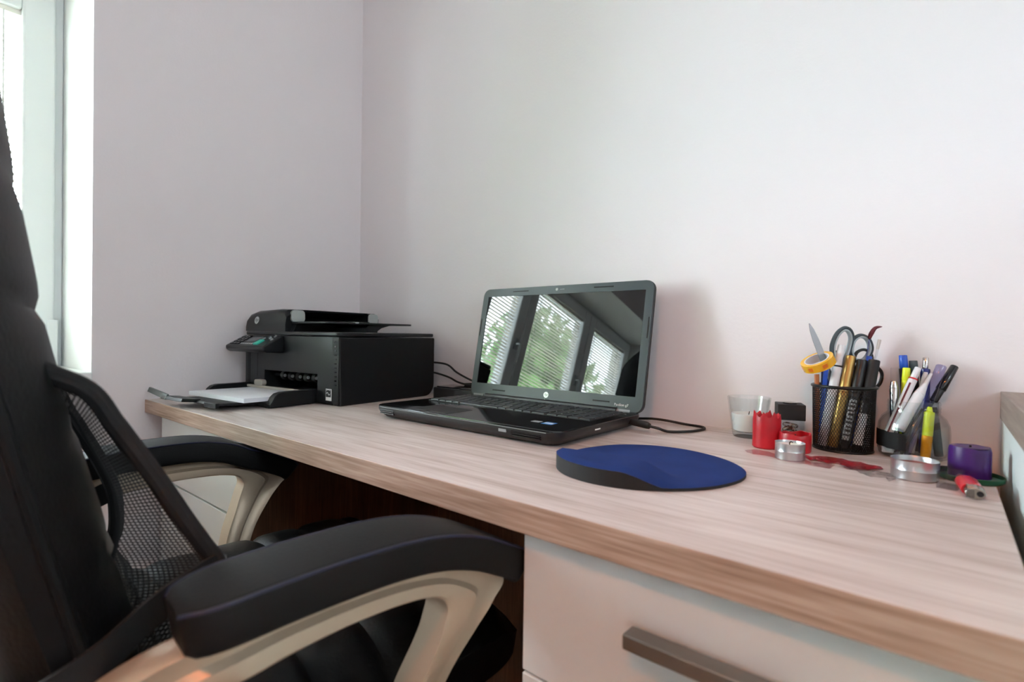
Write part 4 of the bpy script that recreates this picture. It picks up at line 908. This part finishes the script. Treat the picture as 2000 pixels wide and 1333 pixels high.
pen('two_tone_highlighter', 'yellow and amber highlighter upright inside the jar front', (1.4241, 0.5075, 0.7555), (1.4277, 0.5175, 0.8230), [('amber_cap', 0, 0.42, 0.00568, 0.00619, M['amber']), ('barrel', 0.42, 0.9, 0.00619, 0.00602, M['yellow']), ('tip', 0.9, 1, 0.00387, 0.00258, M['yellow'])], 'highlighter')
pen('charcoal_marker', 'charcoal marker leaning inside the right of the jar', (1.4383, 0.5277, 0.7555), (1.4312, 0.5261, 0.8220), [('barrel', 0, 0.7, 0.00516, 0.00516, M['blk_matte']), ('cap', 0.7, 1, 0.00550, 0.00430, M['blk'])], 'marker')
pen('clear_ballpoint', 'clear ballpoint pen lying diagonally inside the jar', (1.3898, 0.5074, 0.7555), (1.4215, 0.5122, 0.8240), [('barrel', 0, 1, 0.00361, 0.00361, M['thin']), ('refill', 0.02, 0.95, 0.00129, 0.00129, M['blk'])])
pen('black_inner_pen', 'short black pen deep inside the jar', (1.4000, 0.5221, 0.7555), (1.4053, 0.5264, 0.8120), [('barrel', 0, 0.6, 0.00516, 0.00516, M['blk_matte']), ('cap', 0.6, 1, 0.00585, 0.00533, M['blk'])])
er = thing('eraser', 'small white eraser at the bottom of the jar', 'eraser', jb(-0.027, -0.016, 0.0052)); Prism('rubber_block', rrect(-0.007, -0.008, 0.007, 0.008, 0.003, 3), 'Z', 0, 0.011, M['white'], er, 0.002)
tag(Tube('black_rod', [(1.428, 0.462, DZ + 0.0022), (1.452, 0.472, DZ + 0.0022)], 0.0022, M['blk'], None, 8), 'short black stick lying between jar and purple candle', 'stick')

# ================================================================== office chair
hd = math.radians(5.5)
CH_ = thing('office_chair', 'black leather office chair with satin metal arms pushed to the desk', 'chair', (0.788, -0.088, 0.0), (0, 0, -hd))
# local: x right, y forward, z up.  backrest front surface
BF = [(0.45, -0.13), (0.56, -0.136), (0.66, -0.147), (0.78, -0.178), (0.90, -0.206), (1.03, -0.227), (1.15, -0.243), (1.30, -0.262)]
def back_f(z):
    for (a, p), (b, q) in zip(BF, BF[1:]):
        if a <= z <= b: return p + (q - p) * (z - a) / (b - a)
    return BF[-1][1]
NZ = 64; NX = 20; ZB, ZT = 0.50, 1.26
seams_z = [0.515, 0.62, 0.722, 0.825, 0.928, 1.032, 1.14, 1.255]
def bulge(z):
    for a, b in zip(seams_z, seams_z[1:]):
        if a <= z <= b:
            t = (z - a) / (b - a); return 0.006 * (1 - abs(2 * t - 1) ** 7)
    return 0.0
def half_w(z): 
    return 0.235 + 0.01 * math.sin((z - 0.5) * 3) - 0.12 * sstep(1.1, 1.30, z)
bm = bmesh.new(); rings = []
for i in range(NZ + 1):
    z = ZB + (ZT - ZB) * i / NZ; w = half_w(z); f0 = back_f(z); b = bulge(z); rg = []
    ed = 1.0 if 0 < i < NZ else 0.4
    for j in range(NX + 1):
        s = -1 + 2 * j / NX; e = (1 - abs(s) ** 6)
        rg.append((w * s, f0 - 0.014 - 0.026 * abs(s) ** 2.2 + (0.008 + b) * e * ed, z))
    for j in range(NX + 1):
        s = 1 - 2 * j / NX; e = (1 - abs(s) ** 6)
        rg.append((w * s * 0.98, f0 - 0.062 - 0.035 * e * ed, z))
    rings.append(rg)
loft(bm, rings); new_obj('backrest', bm, M['leather'], CH_, auto=True)
for sg in (-1, 1):
    Tube('backrest_piping', [(sg * (half_w(ZB + (ZT - ZB) * i / 40) + 0.001), back_f(ZB + (ZT - ZB) * i / 40) - 0.045, ZB + (ZT - ZB) * i / 40) for i in range(41)], 0.004, M['leather'], CH_, 8, up=(0, 1, 0))
# seat with cross channels
bm = bmesh.new(); rings = []; NY = 50
for i in range(NY + 1):
    y_ = -0.16 + 0.40 * i / NY; t = i / NY; w = 0.232 - 0.02 * (2 * t - 1) ** 6; rg = []
    k = (y_ + 0.164) / 0.07; fr_ = k - math.floor(k); ch_b = 0.012 * (1 - abs(2 * fr_ - 1) ** 5)
    front = sstep(0.18, 0.24, y_); zt = 0.590 + ch_b - 0.05 * front ** 2; zb_ = 0.49
    for j in range(NX + 1):
        s = -1 + 2 * j / NX; e = 1 - abs(s) ** 6; rg.append((w * s, y_, zb_ + 0.03 + (zt - zb_ - 0.03) * (0.35 + 0.65 * e)))
    for j in range(NX + 1):
        s = 1 - 2 * j / NX; rg.append((w * s * 0.97, y_, zb_ + 0.008 * abs(s)))
    rings.append(rg)
loft(bm, rings); new_obj('seat', bm, M['leather'], CH_, auto=True)
# arms
prof_n = [(-0.157, 0.731), (-0.12, 0.736), (-0.06, 0.739), (0.0, 0.7385), (0.045, 0.733), (0.085, 0.721), (0.115, 0.707), (0.14, 0.694), (0.153, 0.682)]
prof_l = [(-0.160, 0.729), (-0.12, 0.736), (-0.06, 0.739), (-0.01, 0.738), (0.03, 0.730), (0.06, 0.7165), (0.09, 0.706), (0.125, 0.689), (0.14, 0.677)]
def arm(sg):
    xc = sg * 0.279
    P = catmull([(xc, f, z - 0.0165) for f, z in (prof_n if sg > 0 else prof_l)], 5); n_ = len(P)
    bm = bmesh.new(); rings = []; edge = {-1: [], 1: []}
    for i, p in enumerate(P):
        t = i / (n_ - 1); k = 0.75 if i in (0, n_ - 1) else 1.0
        w = 0.036 * math.sqrt(max(0.05, 1 - max(0, 1 - t / 0.14) ** 2 * 0.72)) * math.sqrt(max(0.05, 1 - max(0, 1 - (1 - t) / 0.12) ** 2 * 0.75))
        tg = (P[min(n_ - 1, i + 1)] - P[max(0, i - 1)]).normalized(); up_ = Vector((0, -tg.z, tg.y))
        for s2 in (-1, 1): edge[s2].append(p + Vector((s2 * (w - 0.0012), 0, 0)) + up_ * (0.0152 * (0.5 + 0.5 * k)))
        rg = []
        for a, b in rrect(-w, -0.0165 * (0.5 + 0.5 * k), w, 0.0165 * (0.5 + 0.5 * k), 0.005, 4): rg.append(p + Vector((a, 0, 0)) + up_ * b)
        rings.append(rg)
    loft(bm, rings); ap = new_obj('arm_pad', bm, M['padl'], CH_, auto=True)
    for s2 in (-1, 1):
        Tube('seam_piping', edge[s2][:-2], 0.0014, M['piping'], ap, 6)
    # metal arch under the pad: leg in front down to the seat, tail to the backrest
    oc = catmull([(0, f, z) for f, z in [(-0.26, 0.60), (-0.215, 0.66), (-0.17, 0.693), (-0.12, 0.7045), (-0.06, 0.707), (0, 0.7055), (0.045, 0.699), (0.085, 0.687), (0.136, 0.661), (0.122, 0.641), (0.102, 0.618), (0.075, 0.578), (0.055, 0.52), (0.045, 0.44)]], 6)
    ic = catmull([(0, f, z) for f, z in [(-0.225, 0.585), (-0.185, 0.63), (-0.14, 0.66), (-0.10, 0.671), (-0.05, 0.6765), (-0.005, 0.677), (0.03, 0.674), (0.05, 0.668), (0.059, 0.655), (0.055, 0.638), (0.046, 0.612), (0.030, 0.57), (0.018, 0.51), (0.01, 0.44)]], 6)
    bm = bmesh.new(); rings = []; n_ = len(oc)
    for i in range(n_):
        o_, i_ = oc[i], ic[i]; t = i / (n_ - 1); x_ = xc * (1 - 0.16 * (1 - sstep(0.0, 0.22, t)) - 0.10 * sstep(0.7, 1.0, t)); m_ = (o_ + i_) / 2; wd = 0.0195; rg = []
        for a, k in ((-wd * 0.8, 0.9), (-wd * 0.6, 1.0), (wd * 0.6, 1.0), (wd * 0.8, 0.9), (wd * 0.62, 0.55), (wd * 0.62, 0.1), (wd * 0.98, -0.12), (wd, -0.3), (wd, -0.85), (wd * 0.9, -0.98), (-wd * 0.9, -0.98), (-wd, -0.85), (-wd, -0.3), (-wd * 0.98, -0.12), (-wd * 0.62, 0.1), (-wd * 0.62, 0.55)):
            p_ = m_ + (o_ - m_) * k; rg.append((x_ + a, p_.y, p_.z))
        rings.append(rg)
    loft(bm, rings); fr2 = new_obj('arm_frame', bm, M['armmetal'], CH_, auto=True)
    bm = bmesh.new(); sweep(bm, [(xc * 0.9, 0.027, 0.452), (xc * 0.35, 0.03, 0.47)], rrect(-0.018, -0.006, 0.018, 0.006, 0.003, 2)); new_obj('arm_bracket', bm, M['blk_matte'], fr2, auto=True)
arm(1); arm(-1)
# lift column and star base
Box('seat_plate', (-0.12, -0.12, 0.455), (0.12, 0.12, 0.493), M['blk_matte'], CH_, 0.004)
Lathe('lift_column', [(0, 0.08), (0.028, 0.08), (0.028, 0.24), (0.018, 0.245), (0.018, 0.46), (0, 0.46)], M['blk'], CH_)
for k in range(5):
    a = 2 * PI * k / 5 + 0.3; dx, dy = math.cos(a), math.sin(a)
    lg = Tube('base_leg', [(0.0, 0, 0.10), (dx * 0.08, dy * 0.08, 0.10), (dx * 0.26, dy * 0.26, 0.07)], 0.022, M['armmetal'], CH_, 10, scale=[1, 1, 0.7])
    for s2 in (-1, 1):
        ox, oy = -dy * 0.012 * s2, dx * 0.012 * s2
        bm = bmesh.new(); sweep(bm, [(dx * 0.26 + ox * 0.5, dy * 0.26 + oy * 0.5, 0.027), (dx * 0.26 + ox * 1.6, dy * 0.26 + oy * 1.6, 0.027)], circ(0.0265, 18)); new_obj('caster_wheel', bm, M['blk'], lg, auto=True)
    Tube('caster_stem', [(dx * 0.26, dy * 0.26, 0.025), (dx * 0.26, dy * 0.26, 0.075)], 0.008, M['blk'], lg, 8, up=(1, 0, 0))
# ------------------------------------------------------------------ mesh lumbar support strapped to the chair
LS = thing('lumbar_support', 'black mesh lumbar support frame strapped to the chair backrest', 'back support', (0.788, -0.088, 0.0), (0, 0, -hd))
near = [(-0.211, 0.89), (-0.207, 0.881), (-0.192, 0.865), (-0.175, 0.838), (-0.161, 0.814), (-0.145, 0.786), (-0.128, 0.754), (-0.112, 0.725), (-0.099, 0.701), (-0.098, 0.68), (-0.111, 0.662), (-0.136, 0.631)]
far = [(-0.209, 0.885), (-0.204, 0.863), (-0.197, 0.842), (-0.187, 0.819), (-0.177, 0.796), (-0.169, 0.773), (-0.166, 0.75), (-0.167, 0.728), (-0.171, 0.708), (-0.168, 0.68), (-0.164, 0.652), (-0.162, 0.624)]
hw = 0.00055; flat = [(-hw, -0.0003), (hw, -0.0003), (hw, 0.0003), (-hw, 0.0003)]
back_rod = [(-0.196, 0.85), (-0.185, 0.829), (-0.173, 0.802), (-0.158, 0.772), (-0.142, 0.737), (-0.130, 0.701), (-0.127, 0.667), (-0.129, 0.645), (-0.136, 0.631)]
Tube('side_rod', catmull([(-0.165, f, z) for f, z in back_rod], 8), 0.0085, M['bandblk'], LS, 10, up=(1, 0, 0))
for sg in (1,):
    N_ = catmull([(sg * 0.165, f, z) for f, z in [(-0.226, 0.884)] + near[2:]], 8); F_ = catmull([(sg * 0.125, f, z) for f, z in [(-0.222, 0.874)] + far[2:]], 8)
    Tube('side_rod', N_, 0.0075, M['bandblk'], LS, 10, up=(1, 0, 0)); Tube('inner_hem', F_, 0.0018, M['bandblk'], LS, 8, up=(1, 0, 0))
    def mesh_pt(u_, v_):   # u from rod to strap, v from top to bottom
        a = v_ * (len(N_) - 1); i = min(int(a), len(N_) - 2); t = a - i
        return N_[i].lerp(N_[i + 1], t).lerp(F_[i].lerp(F_[i + 1], t), u_)
    bm = bmesh.new(); NU, NV = 19, 92
    for i in range(26):      # strands 4 mm apart, each ending where the panel gets too narrow for it
        run = []
        for k in range(61):
            wv = (mesh_pt(1, k / 60) - mesh_pt(0, k / 60)).length
            if i * 0.004 <= wv: run.append(mesh_pt(i * 0.004 / wv, k / 60))
            else:
                if len(run) > 2: sweep(bm, run, flat, up=(1, 0, 0), caps=False)
                run = []
        if len(run) > 2: sweep(bm, run, flat, up=(1, 0, 0), caps=False)
    for k in range(NV + 1): sweep(bm, [mesh_pt(i / 4, k / NV) for i in range(5)], flat, up=(1, 0, 0), caps=False)
    stuff(new_obj('mesh_fabric', bm, M['meshblk'], LS))
Tube('cross_bar', [(-0.165, -0.136, 0.631), (0, -0.128, 0.63), (0.165, -0.136, 0.631)], 0.006, M['bandblk'], LS, 8)
# elastic strap from the near lower corner around the backrest
bm = bmesh.new(); sp = catmull([(0.168, -0.100, 0.70), (0.19, -0.125, 0.702), (0.215, -0.16, 0.697), (0.244, -0.195, 0.688), (0.248, -0.24, 0.67), (0.2, -0.262, 0.635), (0.0, -0.265, 0.632), (-0.2, -0.262, 0.635), (-0.246, -0.24, 0.642), (-0.225, -0.20, 0.66), (-0.195, -0.165, 0.68), (-0.167, -0.138, 0.70)], 5)
sweep(bm, sp, [(-0.0012, -0.013), (0.0012, -0.013), (0.0012, 0.013), (-0.0012, 0.013)]); new_obj('elastic_strap', bm, M['bandblk'], LS)
